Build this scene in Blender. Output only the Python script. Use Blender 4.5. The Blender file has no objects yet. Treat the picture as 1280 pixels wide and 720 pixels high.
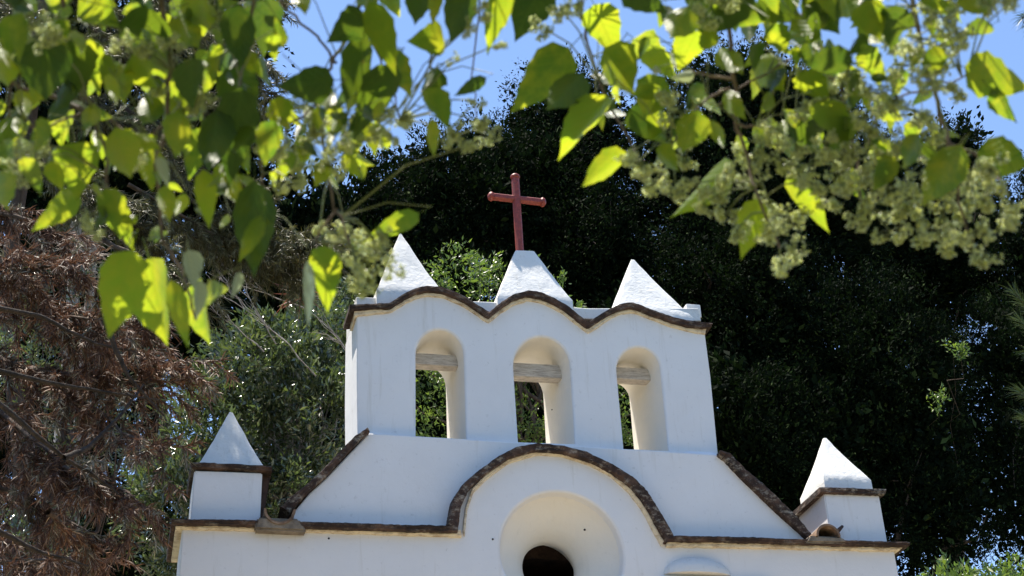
import bpy, bmesh, math, random
import numpy as np
from mathutils import Vector, Matrix, geometry, noise as mnoise

# ------------------------------------------------------------------ scene, camera, sky, sun
S = bpy.context.scene
COL = S.collection
rnd = random.Random(7)
rng = np.random.default_rng(11)

FPX = 1955.6                         # focal length in photo pixels (1280 wide)
PITCH, YAW, ROLL = math.radians(28.62), math.radians(14.8), math.radians(3.1)
CAM = Vector((0, 0, 1.6))
r0 = Vector((math.cos(YAW), -math.sin(YAW), 0))
FWD = Vector((math.sin(YAW)*math.cos(PITCH), math.cos(YAW)*math.cos(PITCH), math.sin(PITCH)))
u0 = r0.cross(FWD)
RIGHT = r0*math.cos(ROLL) - u0*math.sin(ROLL)
UP = u0*math.cos(ROLL) + r0*math.sin(ROLL)
cd = bpy.data.cameras.new('camera'); cam = bpy.data.objects.new('camera', cd); COL.objects.link(cam)
M = Matrix((RIGHT, UP, -FWD)).transposed().to_4x4(); M.translation = CAM
cam.matrix_world = M
cd.sensor_width = 36; cd.lens = 55; cd.clip_start = 0.05; cd.clip_end = 5000
cd.dof.use_dof = True; cd.dof.focus_distance = 19.0; cd.dof.aperture_fstop = 7.0
S.camera = cam

SUN = Vector((-0.21, 0.14, 0.94)).normalized()       # towards the sun: high, a little left of and behind the facade
elev = math.asin(SUN.z); azim = math.atan2(SUN.x, SUN.y)
W = bpy.data.worlds.new('World'); S.world = W; W.use_nodes = True
nt = W.node_tree; nt.nodes.clear()
sky = nt.nodes.new('ShaderNodeTexSky'); sky.sky_type = 'NISHITA'; sky.sun_disc = False
sky.sun_elevation = elev; sky.sun_rotation = azim; sky.altitude = 1800; sky.air_density = 1.0; sky.dust_density = 0.4; sky.ozone_density = 2.2
bg = nt.nodes.new('ShaderNodeBackground'); bg.inputs[1].default_value = 0.14
wo = nt.nodes.new('ShaderNodeOutputWorld')
nt.links.new(sky.outputs[0], bg.inputs[0]); nt.links.new(bg.outputs[0], wo.inputs[0])
sl = bpy.data.lights.new('sun', 'SUN'); sl.energy = 5.0; sl.angle = math.radians(0.5); sl.color = (1, 0.93, 0.82)
so = bpy.data.objects.new('sun', sl); COL.objects.link(so)
so.rotation_euler = (-SUN).to_track_quat('-Z', 'Y').to_euler(); so.location = (6, 4, 30)
S.view_settings.view_transform = 'Standard'; S.view_settings.look = 'None'
S.view_settings.exposure = 1.15; S.view_settings.gamma = 1.0

def ray(px, py):
    return (FWD*FPX + RIGHT*(px-640) + UP*(360-py)).normalized()
def at(px, py, Y):
    d = ray(px, py); return CAM + d*((Y-CAM.y)/d.y)
def atd(px, py, dist):
    return CAM + ray(px, py)*dist
def pxm(Y, px=640, py=360):                          # pixels per metre around there
    return FPX/((at(px, py, Y)-CAM).dot(FWD))

# ------------------------------------------------------------------ helpers
def tag(o, label=None, cat=None, group=None, kind=None):
    if label: o['label'] = label
    if cat: o['category'] = cat
    if group: o['group'] = group
    if kind: o['kind'] = kind
    return o
def empty(name, loc, label, cat, group=None):
    o = bpy.data.objects.new(name, None); COL.objects.link(o); o.location = loc
    o.empty_display_size = 0.2
    return tag(o, label, cat, group)
def link(name, me, parent=None, mats=()):
    o = bpy.data.objects.new(name, me); COL.objects.link(o)
    for m in mats:
        if m.name not in [x.name for x in me.materials if x]: me.materials.append(m)
    if parent is not None:
        o.parent = parent; o.matrix_parent_inverse = Matrix.Translation(-parent.location)
    return o
def mesh_py(name, verts, faces, mat, parent=None, smooth=30):
    me = bpy.data.meshes.new(name); me.from_pydata([tuple(v) for v in verts], [], faces)
    bm = bmesh.new(); bm.from_mesh(me); bmesh.ops.recalc_face_normals(bm, faces=bm.faces); bm.to_mesh(me); bm.free()
    if smooth:
        me.polygons.foreach_set('use_smooth', [True]*len(me.polygons)); me.set_sharp_from_angle(angle=math.radians(smooth))
    return link(name, me, parent, [mat])
def mesh_np(name, V, F, mats, parent=None, matidx=None, smooth=False):
    """V (n,3), F (m,k) arrays, built quickly"""
    me = bpy.data.meshes.new(name); k = F.shape[1]
    me.vertices.add(len(V)); me.vertices.foreach_set('co', V.astype(np.float32).ravel())
    me.loops.add(F.size); me.loops.foreach_set('vertex_index', F.astype(np.int32).ravel())
    me.polygons.add(len(F)); me.polygons.foreach_set('loop_start', np.arange(0, F.size, k, dtype=np.int32))
    if smooth: me.polygons.foreach_set('use_smooth', np.ones(len(F), bool))
    for m in mats: me.materials.append(m)
    if matidx is not None: me.polygons.foreach_set('material_index', matidx.astype(np.int32))
    me.update(calc_edges=True); me.validate()
    o = bpy.data.objects.new(name, me); COL.objects.link(o)
    if parent is not None:
        o.parent = parent; o.matrix_parent_inverse = Matrix.Translation(-parent.location)
    return o

# tubes: list of (points, radii) -> vertex/face arrays
def tube_arrays(paths, sides=6):
    V = []; F = []; n0 = 0
    for pts, rad in paths:
        pts = [Vector(p) for p in pts]
        if not hasattr(rad, '__len__'): rad = [rad]*len(pts)
        prev = None
        for i, p in enumerate(pts):
            t = (pts[min(i+1, len(pts)-1)] - pts[max(i-1, 0)]).normalized()
            a = prev if prev is not None else (Vector((0, 0, 1)) if abs(t.z) < .9 else Vector((1, 0, 0)))
            b = t.cross(a)
            if b.length < 1e-6: b = t.cross(Vector((0, 1, 0.3)))
            b.normalize(); a = b.cross(t).normalized(); prev = a
            for k in range(sides):
                w = 2*math.pi*k/sides
                V.append(p + (a*math.cos(w)+b*math.sin(w))*rad[i])
        for i in range(len(pts)-1):
            for k in range(sides):
                q = n0+i*sides; k2 = (k+1) % sides
                F.append((q+k, q+k2, q+sides+k2, q+sides+k))
        n0 += len(pts)*sides
    return np.array([tuple(v) for v in V]), np.array(F)
def tubes(name, paths, mat, parent=None, sides=6):
    V, F = tube_arrays(paths, sides)
    return mesh_np(name, V, F, [mat], parent, smooth=True)
def wander(a, b, n, amp, sag=0.0, rr=rnd):
    a = Vector(a); b = Vector(b); L = (b-a).length; out = []
    for i in range(n+1):
        t = i/n; p = a.lerp(b, t)
        w = amp*L*math.sin(math.pi*t)**.5 if 0 < t < 1 else 0
        p += Vector((rr.uniform(-1, 1), rr.uniform(-1, 1), rr.uniform(-1, 1)))*w
        p.z -= sag*L*math.sin(math.pi*t)
        out.append(p)
    return out

# ------------------------------------------------------------------ materials
def nm(name):
    m = bpy.data.materials.new(name); m.use_nodes = True; t = m.node_tree; t.nodes.clear()
    return m, t, t.nodes.new('ShaderNodeOutputMaterial')
def N(t, typ, **kw):
    n = t.nodes.new(typ)
    for k, v in kw.items():
        if k.startswith('_'): setattr(n, k[1:], v)
        else: n.inputs[k].default_value = v
    return n
def ramp(t, fac, stops):
    r = t.nodes.new('ShaderNodeValToRGB'); e = r.color_ramp.elements
    e[0].position, e[0].color = stops[0][0], (*stops[0][1], 1); e[1].position, e[1].color = stops[-1][0], (*stops[-1][1], 1)
    for p, c in stops[1:-1]:
        x = e.new(p); x.color = (*c, 1)
    t.links.new(fac, r.inputs[0]); return r
def mixc(t, fac, a, b, mode='MIX'):
    m = t.nodes.new('ShaderNodeMix'); m.data_type = 'RGBA'; m.blend_type = mode
    for s, v in ((m.inputs[0], fac), (m.inputs[6], a), (m.inputs[7], b)):
        if isinstance(v, (int, float)): s.default_value = v
        elif isinstance(v, tuple): s.default_value = (*v, 1)
        else: t.links.new(v, s)
    return m.outputs[2]
def mathn(t, op, a, b=None, c=None):
    m = t.nodes.new('ShaderNodeMath'); m.operation = op
    for s, v in zip(m.inputs, (a, b, c)):
        if v is None: continue
        if isinstance(v, (int, float)): s.default_value = v
        else: t.links.new(v, s)
    return m.outputs[0]
def geo_noise(t, scale, detail=6, rough=.6, vec=None, stretch=None):
    g = t.nodes.new('ShaderNodeNewGeometry'); v = g.outputs['Position']
    if stretch:
        mp = N(t, 'ShaderNodeMapping'); mp.inputs['Scale'].default_value = stretch; t.links.new(v, mp.inputs[0]); v = mp.outputs[0]
    n = N(t, 'ShaderNodeTexNoise', Scale=scale, Detail=detail, Roughness=rough); t.links.new(v, n.inputs['Vector'])
    return n.outputs[0]
def surface(name, base, rough=.85, bumps=((25, .3, .01),), spec=.3):
    """base: fn(t)-> colour socket; bumps: (scale, strength, distance)"""
    m, t, out = nm(name); p = t.nodes.new('ShaderNodeBsdfPrincipled')
    c = base(t)
    if isinstance(c, tuple): p.inputs['Base Color'].default_value = (*c, 1)
    else: t.links.new(c, p.inputs['Base Color'])
    p.inputs['Roughness'].default_value = rough; p.inputs['Specular IOR Level'].default_value = spec
    prev = None
    for sc, st, di in bumps:
        b = N(t, 'ShaderNodeBump', Strength=st, Distance=di); t.links.new(geo_noise(t, sc), b.inputs['Height'])
        if prev: t.links.new(prev, b.inputs['Normal'])
        prev = b.outputs[0]
    if prev: t.links.new(prev, p.inputs['Normal'])
    t.links.new(p.outputs[0], out.inputs[0]); return m

def plaster_col(stain=.35, tone=(.74, .73, .725)):
    def f(t):
        big = geo_noise(t, .9, 5, .6)
        streak = geo_noise(t, 1.0, 6, .65, stretch=(9, 9, .8))
        fine = geo_noise(t, 14, 6, .7)
        c = mixc(t, ramp(t, big, [(.35, (0, 0, 0)), (.7, (1, 1, 1))]).outputs[0], tone, tuple(x*.93 for x in tone))
        c = mixc(t, mathn(t, 'MULTIPLY', ramp(t, streak, [(.58, (0, 0, 0)), (.8, (1, 1, 1))]).outputs[0], stain), c, (.50, .47, .41))
        c = mixc(t, mathn(t, 'MULTIPLY', ramp(t, fine, [(.60, (0, 0, 0)), (.74, (1, 1, 1))]).outputs[0], stain*.6), c, (.33, .31, .28))
        return c
    return f
M_wall = surface('lime_plaster', plaster_col(.62), .9, ((2.2, .35, .03), (9, .30, .012), (60, .22, .003)))
M_niche = surface('bounce_tinted_plaster', plaster_col(.25, (.79, .75, .675)), .9, ((2.2, .35, .03), (9, .30, .012), (60, .22, .003)))  # warm bounced light put into the colour of splay and jambs
M_pyr = surface('weathered_plaster', plaster_col(1.0, (.70, .685, .65)), .9, ((5, .5, .03), (22, .6, .012), (90, .4, .003)))
M_cream = surface('cream_plaster', lambda t: mixc(t, ramp(t, geo_noise(t, 7, 8, .75, stretch=(1, 1, 2.5)), [(.46, (0, 0, 0)), (.66, (1, 1, 1))]).outputs[0], (.70, .61, .45), (.34, .24, .15)), .9, ((14, .6, .02), (60, .4, .004)))
def brown_col(grey):
    def f(t):
        a = geo_noise(t, 4.2, 8, .72); b = geo_noise(t, 9, 8, .75, stretch=(1, .6, 2))
        c = ramp(t, a, [(.32, (.016, .012, .010)), (.50, (.045, .027, .020)), (.62, (.10, .060, .042)), (.78, (.19, .15, .12))]).outputs[0]
        return mixc(t, mathn(t, 'MULTIPLY', ramp(t, b, [(.52, (0, 0, 0)), (.66, (1, 1, 1))]).outputs[0], grey), c, (.36, .32, .26))
    return f
M_brown = surface('stained_cornice_brick', brown_col(.35), .88, ((18, .8, .025), (70, .6, .006)))
M_grey = surface('weathered_coping', brown_col(.8), .88, ((14, .8, .025), (70, .6, .006)))
M_darkplaster = surface('dark_brown_plaster', lambda t: ramp(t, geo_noise(t, 6, 7, .7), [(.35, (.018, .012, .010)), (.7, (.09, .05, .035))]).outputs[0], .9, ((20, .6, .02),))
M_cement = surface('grey_cement', lambda t: ramp(t, geo_noise(t, 8, 7, .7), [(.3, (.10, .08, .06)), (.7, (.30, .25, .19))]).outputs[0], .9, ((20, .6, .02),))
M_tile = surface('clay_canal_tile', lambda t: ramp(t, geo_noise(t, 8, 7, .7), [(.3, (.07, .045, .03)), (.55, (.22, .14, .09)), (.75, (.38, .30, .22))]).outputs[0], .85, ((20, .6, .01),))
M_wood = surface('grey_weathered_wood', lambda t: ramp(t, geo_noise(t, 7, 9, .75, stretch=(1, 3, 9)), [(.3, (.20, .17, .145)), (.5, (.48, .42, .35)), (.72, (.70, .64, .55))]).outputs[0], .85, ((12, .7, .01), (50, .5, .004)))
M_door = surface('dark_door_wood', lambda t: (.06, .035, .02), .6)
M_black = surface('unlit_interior_plaster', lambda t: (.02, .02, .02), .95, ())
M_rust = surface('red_painted_iron', lambda t: ramp(t, geo_noise(t, 22, 8, .75), [(.30, (.09, .014, .008)), (.55, (.24, .032, .016)), (.74, (.36, .07, .04))]).outputs[0], .5, ((40, .5, .004),), .5)
M_ground = surface('pale_earth', lambda t: ramp(t, geo_noise(t, .6, 8, .65), [(.3, (.07, .075, .035)), (.7, (.15, .14, .08))]).outputs[0], .95, ((6, .5, .03),))
M_path = surface('stone_paving', lambda t: ramp(t, geo_noise(t, 3, 8, .65), [(.3, (.48, .38, .26)), (.7, (.60, .49, .35))]).outputs[0], .9, ((10, .5, .02),))
M_roof = surface('roof_lime_render', lambda t: ramp(t, geo_noise(t, 2, 7, .65), [(.3, (.56, .48, .36)), (.7, (.70, .62, .49))]).outputs[0], .9, ((10, .5, .02),))
M_bark = surface('brown_bark', lambda t: ramp(t, geo_noise(t, 10, 7, .7, stretch=(1, 1, .3)), [(.3, (.035, .025, .018)), (.7, (.14, .10, .075))]).outputs[0], .9, ((22, .8, .03),))
M_barkdark = surface('dark_resinous_bark', lambda t: ramp(t, geo_noise(t, 14, 7, .7), [(.35, (.018, .014, .011)), (.7, (.075, .055, .042))]).outputs[0], .9, ((22, .8, .03),))
M_barkpale = surface('pale_lichen_bark', lambda t: ramp(t, geo_noise(t, 9, 7, .7), [(.35, (.16, .13, .11)), (.6, (.42, .38, .34))]).outputs[0], .9, ((22, .8, .03),))
M_twig = surface('purple_brown_twig', lambda t: ramp(t, geo_noise(t, 30, 5, .7), [(.3, (.10, .065, .055)), (.7, (.30, .22, .18))]).outputs[0], .7, ((90, .5, .002),))

def leafmat(name, cols, trans, tmix=.4, rough=.45, spec=.4, veins=False, patch=0.0):
    m, t, out = nm(name)
    g = t.nodes.new('ShaderNodeNewGeometry'); oi = t.nodes.new('ShaderNodeObjectInfo')
    isl = g.outputs['Random Per Island'] if not veins else oi.outputs['Random']
    c = ramp(t, isl, cols).outputs[0]
    tr = mixc(t, isl, trans, tuple(min(1, x*y) for x, y in zip(trans, (.26, .40, .9))))
    p = t.nodes.new('ShaderNodeBsdfPrincipled'); p.inputs['Roughness'].default_value = rough; p.inputs['Specular IOR Level'].default_value = spec
    tl = t.nodes.new('ShaderNodeBsdfTranslucent')
    if patch:                                     # natural mottling of the blade
        big = ramp(t, geo_noise(t, 24, 5, .7), [(.4, (0, 0, 0)), (.65, (1, 1, 1))]).outputs[0]
        tr = mixc(t, mathn(t, 'MULTIPLY', big, patch), tr, (trans[0]*1.3, trans[1]*.95, trans[2]*1.2))
    if veins:
        uv = t.nodes.new('ShaderNodeUVMap'); sp = t.nodes.new('ShaderNodeSeparateXYZ'); t.links.new(uv.outputs[0], sp.inputs[0])
        ax = mathn(t, 'ABSOLUTE', mathn(t, 'SUBTRACT', sp.outputs[0], .5))
        ph = mathn(t, 'FRACT', mathn(t, 'MULTIPLY', mathn(t, 'SUBTRACT', sp.outputs[1], mathn(t, 'MULTIPLY', ax, .75)), 7.0))
        lat = mathn(t, 'LESS_THAN', mathn(t, 'ABSOLUTE', mathn(t, 'SUBTRACT', ph, .5)), .06)
        mid = mathn(t, 'LESS_THAN', ax, .02)
        v = mathn(t, 'MULTIPLY', mathn(t, 'MAXIMUM', lat, mid), .45)
        c = mixc(t, v, c, tuple(min(1, x*1.8) for x in cols[-1][1]))
        tr = mixc(t, v, tr, tuple(x*.55 for x in trans))
        b = N(t, 'ShaderNodeBump', Strength=.5, Distance=.003)
        t.links.new(mathn(t, 'ABSOLUTE', mathn(t, 'SUBTRACT', ph, .5)), b.inputs['Height']); t.links.new(b.outputs[0], p.inputs['Normal'])
    if patch:
        sp_ = ramp(t, geo_noise(t, 75, 3, .6), [(.70, (0, 0, 0)), (.74, (1, 1, 1))]).outputs[0]
        c = mixc(t, sp_, c, (.12, .06, .02)); tr = mixc(t, sp_, tr, (.16, .08, .01))
    t.links.new(c, p.inputs['Base Color'])
    t.links.new(tr, tl.inputs[0])
    mx = t.nodes.new('ShaderNodeMixShader'); mx.inputs[0].default_value = tmix
    t.links.new(p.outputs[0], mx.inputs[1]); t.links.new(tl.outputs[0], mx.inputs[2]); t.links.new(mx.outputs[0], out.inputs[0])
    return m
M_leaf = leafmat('soft_lime_leaf', [(0, (.025, .055, .010)), (.5, (.045, .09, .014)), (1, (.10, .14, .02))], (.60, .78, .028), .42, .42, .30, True, .75)
M_leafshade = leafmat('shade_dark_leaf', [(0, (.018, .045, .010)), (1, (.045, .085, .014))], (.24, .38, .02), .28, .42, .35, True, .5)  # darker copy of the leaf: shade put into the colour
M_leafpale = leafmat('pale_leaf_underside', [(0, (.40, .46, .33)), (1, (.52, .56, .42))], (.45, .5, .2), .3, .6, .3, True)
M_bud = leafmat('cream_green_bud', [(0, (.68, .70, .26)), (.5, (.86, .84, .40)), (1, (.92, .90, .66))], (1.0, 1.0, .40), .6, .35, .6)
M_petiole = leafmat('green_stalk', [(0, (.16, .20, .06)), (1, (.28, .30, .12))], (.3, .4, .05), .2)
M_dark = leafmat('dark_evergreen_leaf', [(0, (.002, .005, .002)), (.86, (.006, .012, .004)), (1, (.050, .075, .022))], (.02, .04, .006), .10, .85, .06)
M_mid = leafmat('glossy_narrow_leaf', [(0, (.018, .028, .010)), (.6, (.060, .080, .028)), (1, (.22, .25, .13))], (.20, .27, .05), .25, .22, 1.0)
M_bright = leafmat('bright_young_leaf', [(0, (.045, .08, .015)), (.6, (.09, .14, .03)), (1, (.19, .23, .07))], (.26, .38, .04), .35, .4, .5)
M_brownneedle = leafmat('dry_russet_needle', [(0, (.020, .011, .007)), (.5, (.11, .048, .024)), (.85, (.28, .145, .075)), (1, (.55, .42, .30))], (.25, .11, .05), .2, .6)
M_greyneedle = leafmat('grey_tan_needle', [(0, (.07, .06, .045)), (.6, (.20, .18, .12)), (1, (.50, .46, .38))], (.2, .18, .08), .2, .5)
M_oliveneedle = leafmat('olive_needle', [(0, (.035, .035, .014)), (.6, (.10, .095, .035)), (1, (.24, .22, .12))], (.18, .17, .04), .2, .5)
M_greenneedle = leafmat('green_pine_needle', [(0, (.02, .035, .012)), (.6, (.05, .075, .022)), (1, (.11, .15, .05))], (.1, .15, .03), .2, .4)
M_redspike = leafmat('rusty_spiky_leaf', [(0, (.10, .03, .02)), (1, (.30, .11, .07))], (.25, .08, .04), .25, .5)

# ------------------------------------------------------------------ ground
def grid_sheet(name, x0, x1, y0, y1, z, n, mat, amp=0):
    V = []; F = []
    for j in range(n+1):
        for i in range(n+1):
            x = x0+(x1-x0)*i/n; y = y0+(y1-y0)*j/n
            V.append((x, y, z+amp*mnoise.noise(Vector((x*.08, y*.08, 0)))))
    for j in range(n):
        for i in range(n):
            a = j*(n+1)+i; F.append((a, a+1, a+n+2, a+n+1))
    return mesh_np(name, np.array(V), np.array(F), [mat], smooth=True)
tag(grid_sheet('ground', -1500, 1500, -1500, 1500, 0, 40, M_ground), kind='structure')
tag(grid_sheet('path', -2.5, 13.0, 8.0, 15.9, 0.006, 8, M_path), kind='structure')

# ------------------------------------------------------------------ chapel
YF = 16.0            # front plane of the wall
YG = 16.16           # front plane of the bell gable
TG = 0.95            # thickness of the bell gable
chapel = empty('chapel', (5.0, 16.5, 0), 'small whitewashed chapel with three-arched bell gable and white pyramids', 'chapel')

def P2(px, py, Y): p = at(px, py, Y); return (p.x, p.z)
def resample(pts, step):
    out = [pts[0]]
    for a, b in zip(pts, pts[1:]):
        L = math.dist(a, b); n = max(1, int(round(L/step)))
        for i in range(1, n+1): out.append((a[0]+(b[0]-a[0])*i/n, a[1]+(b[1]-a[1])*i/n))
    return out
def smoothpath(pts, it=2):
    for _ in range(it):
        q = [pts[0]]
        for a, b in zip(pts, pts[1:]):
            q += [(a[0]*.75+b[0]*.25, a[1]*.75+b[1]*.25), (a[0]*.25+b[0]*.75, a[1]*.25+b[1]*.75)]
        q.append(pts[-1]); pts = q
    return pts
def band(name, top, bot, Y0, Y1, mat, jit=.006, parent=chapel, n=None, bev=.02, label=None, cut=0.0):
    """a moulding: follows photo-traced top and bottom edges on plane Y0 and runs back to Y1"""
    def eq(path, n):
        L = [0]
        for a, b in zip(path, path[1:]): L.append(L[-1]+math.dist(a, b))
        out = []
        for i in range(n+1):
            s = L[-1]*i/n; k = max(j for j in range(len(L)) if L[j] <= s+1e-9); k = min(k, len(path)-2)
            f = (s-L[k])/max(1e-9, L[k+1]-L[k]); a, b = path[k], path[k+1]
            out.append((a[0]+(b[0]-a[0])*f, a[1]+(b[1]-a[1])*f))
        return out
    n = n or max(6, int(math.dist(top[0], top[-1])/5))
    top = eq(top, n); bot = [(a[0]*cut+b[0]*(1-cut), a[1]*cut+b[1]*(1-cut)) for a, b in zip(top, eq(bot, n))]
    T = [P2(*p, Y0) for p in eq(top, n)]; B = [P2(*p, Y0) for p in eq(bot, n)]
    prof = [(0, Y1), (0, Y0+bev), (.08, Y0+bev*.2), (.40, Y0), (.62, Y0+bev*.5), (.74, Y0+bev*.35), (.94, Y0+bev*.7), (1, Y0+bev*1.6), (1, Y1)]
    V = []; F = []; k = len(prof); seed = rnd.uniform(0, 100)
    for i in range(n+1):
        for f, y in prof:
            x = T[i][0]+(B[i][0]-T[i][0])*f; z = T[i][1]+(B[i][1]-T[i][1])*f
            q = Vector((x*7+seed, y*5, z*7)); q2 = Vector((x*26+seed, y*11, z*26))
            w = Vector((mnoise.noise(q), mnoise.noise(q+Vector((9, 9, 9))), mnoise.noise(q-Vector((7, 3, 5)))))
            w2 = Vector((mnoise.noise(q2), mnoise.noise(q2+Vector((9, 9, 9))), mnoise.noise(q2-Vector((7, 3, 5)))))
            V.append(Vector((x, y, z))+Vector((w.x*.5, w.y*1.3, w.z))*jit*1.2+w2*jit*1.5)
    for i in range(n):
        for j in range(k):
            a = i*k+j; b = i*k+(j+1) % k
            F.append((a, b, b+k, a+k))
    F.append(tuple(range(k-1, -1, -1))); F.append(tuple(n*k+j for j in range(k)))
    o = mesh_py(name, V, F, mat, parent, 40)
    if label: o['label'] = label
    return o
def prism(name, outer, holes, Y0, Y1, mat, parent=chapel, chamfer=.035, holes_back=None, jamb=None):
    """outer/holes: lists of (x,z). front at Y0, back at Y1; hole edges rounded at the front"""
    V = []; F = []
    def ring(pts, y): n0 = len(V); V.extend([(x, y, z) for x, z in pts]); return list(range(n0, n0+len(pts)))
    def off(pts, e):
        cx = sum(p[0] for p in pts)/len(pts); cz = sum(p[1] for p in pts)/len(pts); out = []
        n = len(pts)
        area = sum(pts[i][0]*pts[(i+1) % n][1]-pts[(i+1) % n][0]*pts[i][1] for i in range(n))
        s = 1 if area > 0 else -1
        for i in range(n):
            a, b, c = pts[i-1], pts[i], pts[(i+1) % n]
            d1 = Vector((b[0]-a[0], b[1]-a[1])).normalized(); d2 = Vector((c[0]-b[0], c[1]-b[1])).normalized()
            nn = (Vector((d1.y, -d1.x))+Vector((d2.y, -d2.x)))
            nn = nn.normalized() if nn.length > 1e-6 else Vector((d1.y, -d1.x))
            out.append((b[0]+nn.x*e*s, b[1]+nn.y*e*s))
        return out
    c = chamfer
    hf = [off(h, c) for h in holes]
    of = off(outer, -c*.6)
    fr = [ring(of, Y0)]+[ring(h, Y0) for h in hf]
    flat = [[Vector((x, z, 0)) for x, z in of]]+[[Vector((x, z, 0)) for x, z in h] for h in hf]
    idx = [i for r in fr for i in r]
    for tri in geometry.tessellate_polygon(flat): F.append(tuple(idx[i] for i in tri))
    hb = holes_back or holes
    bk = [ring(outer, Y1)]+[ring(h, Y1) for h in hb]
    idb = [i for r in bk for i in r]
    flatb = [[Vector((x, z, 0)) for x, z in outer]]+[[Vector((x, z, 0)) for x, z in h] for h in hb]
    for tri in geometry.tessellate_polygon(flatb): F.append(tuple(idb[i] for i in tri))
    def bridge(a, b):
        n = len(a)
        for i in range(n): F.append((a[i], a[(i+1) % n], b[(i+1) % n], b[i]))
    o1 = ring(off(outer, -c*.15), Y0+c*.25); o2 = ring(outer, Y0+c*.8)
    bridge(fr[0], o1); bridge(o1, o2); bridge(o2, bk[0])
    for h, f, b in zip(holes, fr[1:], bk[1:]):
        r1 = ring(off(h, c*.5), Y0+c*.13); r2 = ring(off(h, c*.13), Y0+c*.5); r3 = ring(h, Y0+c)
        bridge(f, r1); bridge(r1, r2); bridge(r2, r3); bridge(r3, b)
    o = mesh_py(name, V, F, mat, parent, 42)
    if jamb: o.data.materials.append(jamb)
    cx = [sum(q[0] for q in h)/len(h) for h in holes]; czs = [sum(q[1] for q in h)/len(h) for h in holes]
    hw = [max(q[0] for q in h)-min(q[0] for q in h) for h in holes]; hh = [max(q[1] for q in h)-min(q[1] for q in h) for h in holes]
    for p in o.data.polygons:
        if len(p.vertices) == 3: p.use_smooth = False
        elif jamb and p.center.y > Y0+c*.9 and any(abs(p.center.x-a) < w*.56 and abs(p.center.z-b) < h*.56 for a, b, w, h in zip(cx, czs, hw, hh)): p.material_index = 1
    return o

# --- lower wall with splayed round window (only the upper part is in the photo; it runs to the ground)
wl, wr = at(226, 690, YF).x, at(1119, 696, YF).x
arch_in = [(579, 668), (582, 638), (590, 614), (608, 596), (637, 576), (673, 566), (703, 568), (738, 579), (765, 593), (789, 614), (807, 638), (818, 659), (830, 680)]
arch_out = [(560, 655), (566, 623), (578, 605), (599, 587), (622, 570), (646, 558), (673, 553), (703, 556), (735, 564), (765, 579), (792, 595), (810, 613), (824, 635), (836, 656), (843, 669)]
arch_mid = [((a[0]+b[0])/2, (a[1]+b[1])/2) for a, b in zip(resample(arch_in, 1000), [arch_out[round(i*(len(arch_out)-1)/(len(arch_in)-1))] for i in range(len(arch_in))])]
top_l = P2(228, 655, YF); top_r = P2(1117, 682, YF)
outer = [(wl-.05, 0), (wr+.05, 0), (top_r[0], top_r[1])] + [P2(*p, YF) for p in reversed(arch_mid[1:-1])] + [P2(570, 661, YF)] + [top_l]
outer.insert(3, P2(838, 674, YF))
oc = P2(703, 690, YF); orad = math.dist(P2(626, 692, YF), P2(779, 692, YF))/2
circ = lambda c, r, n=44, sx=1: [(c[0]+r*sx*math.cos(2*math.pi*i/n), c[1]+r*math.sin(2*math.pi*i/n)) for i in range(n)]
dz = [ (3.9+1.4, 0), (3.9+1.4, 2.5)]
dcx = oc[0]
door = [(dcx-.75, .02), (dcx-.75, 2.3)] + [(dcx-.75*math.cos(a), 2.3+.75*math.sin(a)) for a in [math.pi*i/12 for i in range(1, 12)]] + [(dcx+.75, 2.3), (dcx+.75, .02)]
bigc = circ(oc, orad)
prism('facade_wall', outer, [bigc, door], YF, YF+1.0, M_wall, holes_back=[circ(oc, orad*.62), door])
# replace straight splay by a concave one: a liner set just inside the opening
V = []; F = []; n = 56
prof = [(1.012, .03), (.985, .09), (.90, .19), (.76, .30), (.62, .39), (.53, .48), (.475, .55), (.455, .58), (.45, .64), (.455, .68)]
for r, d in prof:
    cc = P2(703, 690, YF)
    for x, z in circ(oc, orad*r-.004, n): V.append((x, YF+d, z))
for j in range(len(prof)-1):
    for i in range(n): F.append((j*n+i, j*n+(i+1) % n, (j+1)*n+(i+1) % n, (j+1)*n+i))
o = mesh_py('window_splay', V, F, M_niche, chapel, 50)
# dark room behind the window
def boxv(x0, x1, y0, y1, z0, z1):
    V = [(x, y, z) for z in (z0, z1) for y in (y0, y1) for x in (x0, x1)]
    return V, [(0, 1, 3, 2), (4, 5, 7, 6), (0, 1, 5, 4), (2, 3, 7, 6), (0, 2, 6, 4), (1, 3, 7, 5)]
def bevbox(name, x0, x1, y0, y1, z0, z1, mat, parent, bev=.01, seg=2):
    V, F = boxv(x0, x1, y0, y1, z0, z1); me = bpy.data.meshes.new(name); me.from_pydata(V, [], F)
    bm = bmesh.new(); bm.from_mesh(me); bmesh.ops.recalc_face_normals(bm, faces=bm.faces)
    bmesh.ops.bevel(bm, geom=bm.edges[:], offset=bev, segments=seg, affect='EDGES', profile=.6); bm.to_mesh(me); bm.free()
    me.polygons.foreach_set('use_smooth', [True]*len(me.polygons)); me.set_sharp_from_angle(angle=math.radians(35))
    return link(name, me, parent, [mat])
for sx in (-1, 1):
    bevbox('door_leaf', dcx+min(0, sx*.74)+.003, dcx+max(0, sx*.74)-.003, YF+.35, YF+.42, .03, 3.04, M_door, chapel)
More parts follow.
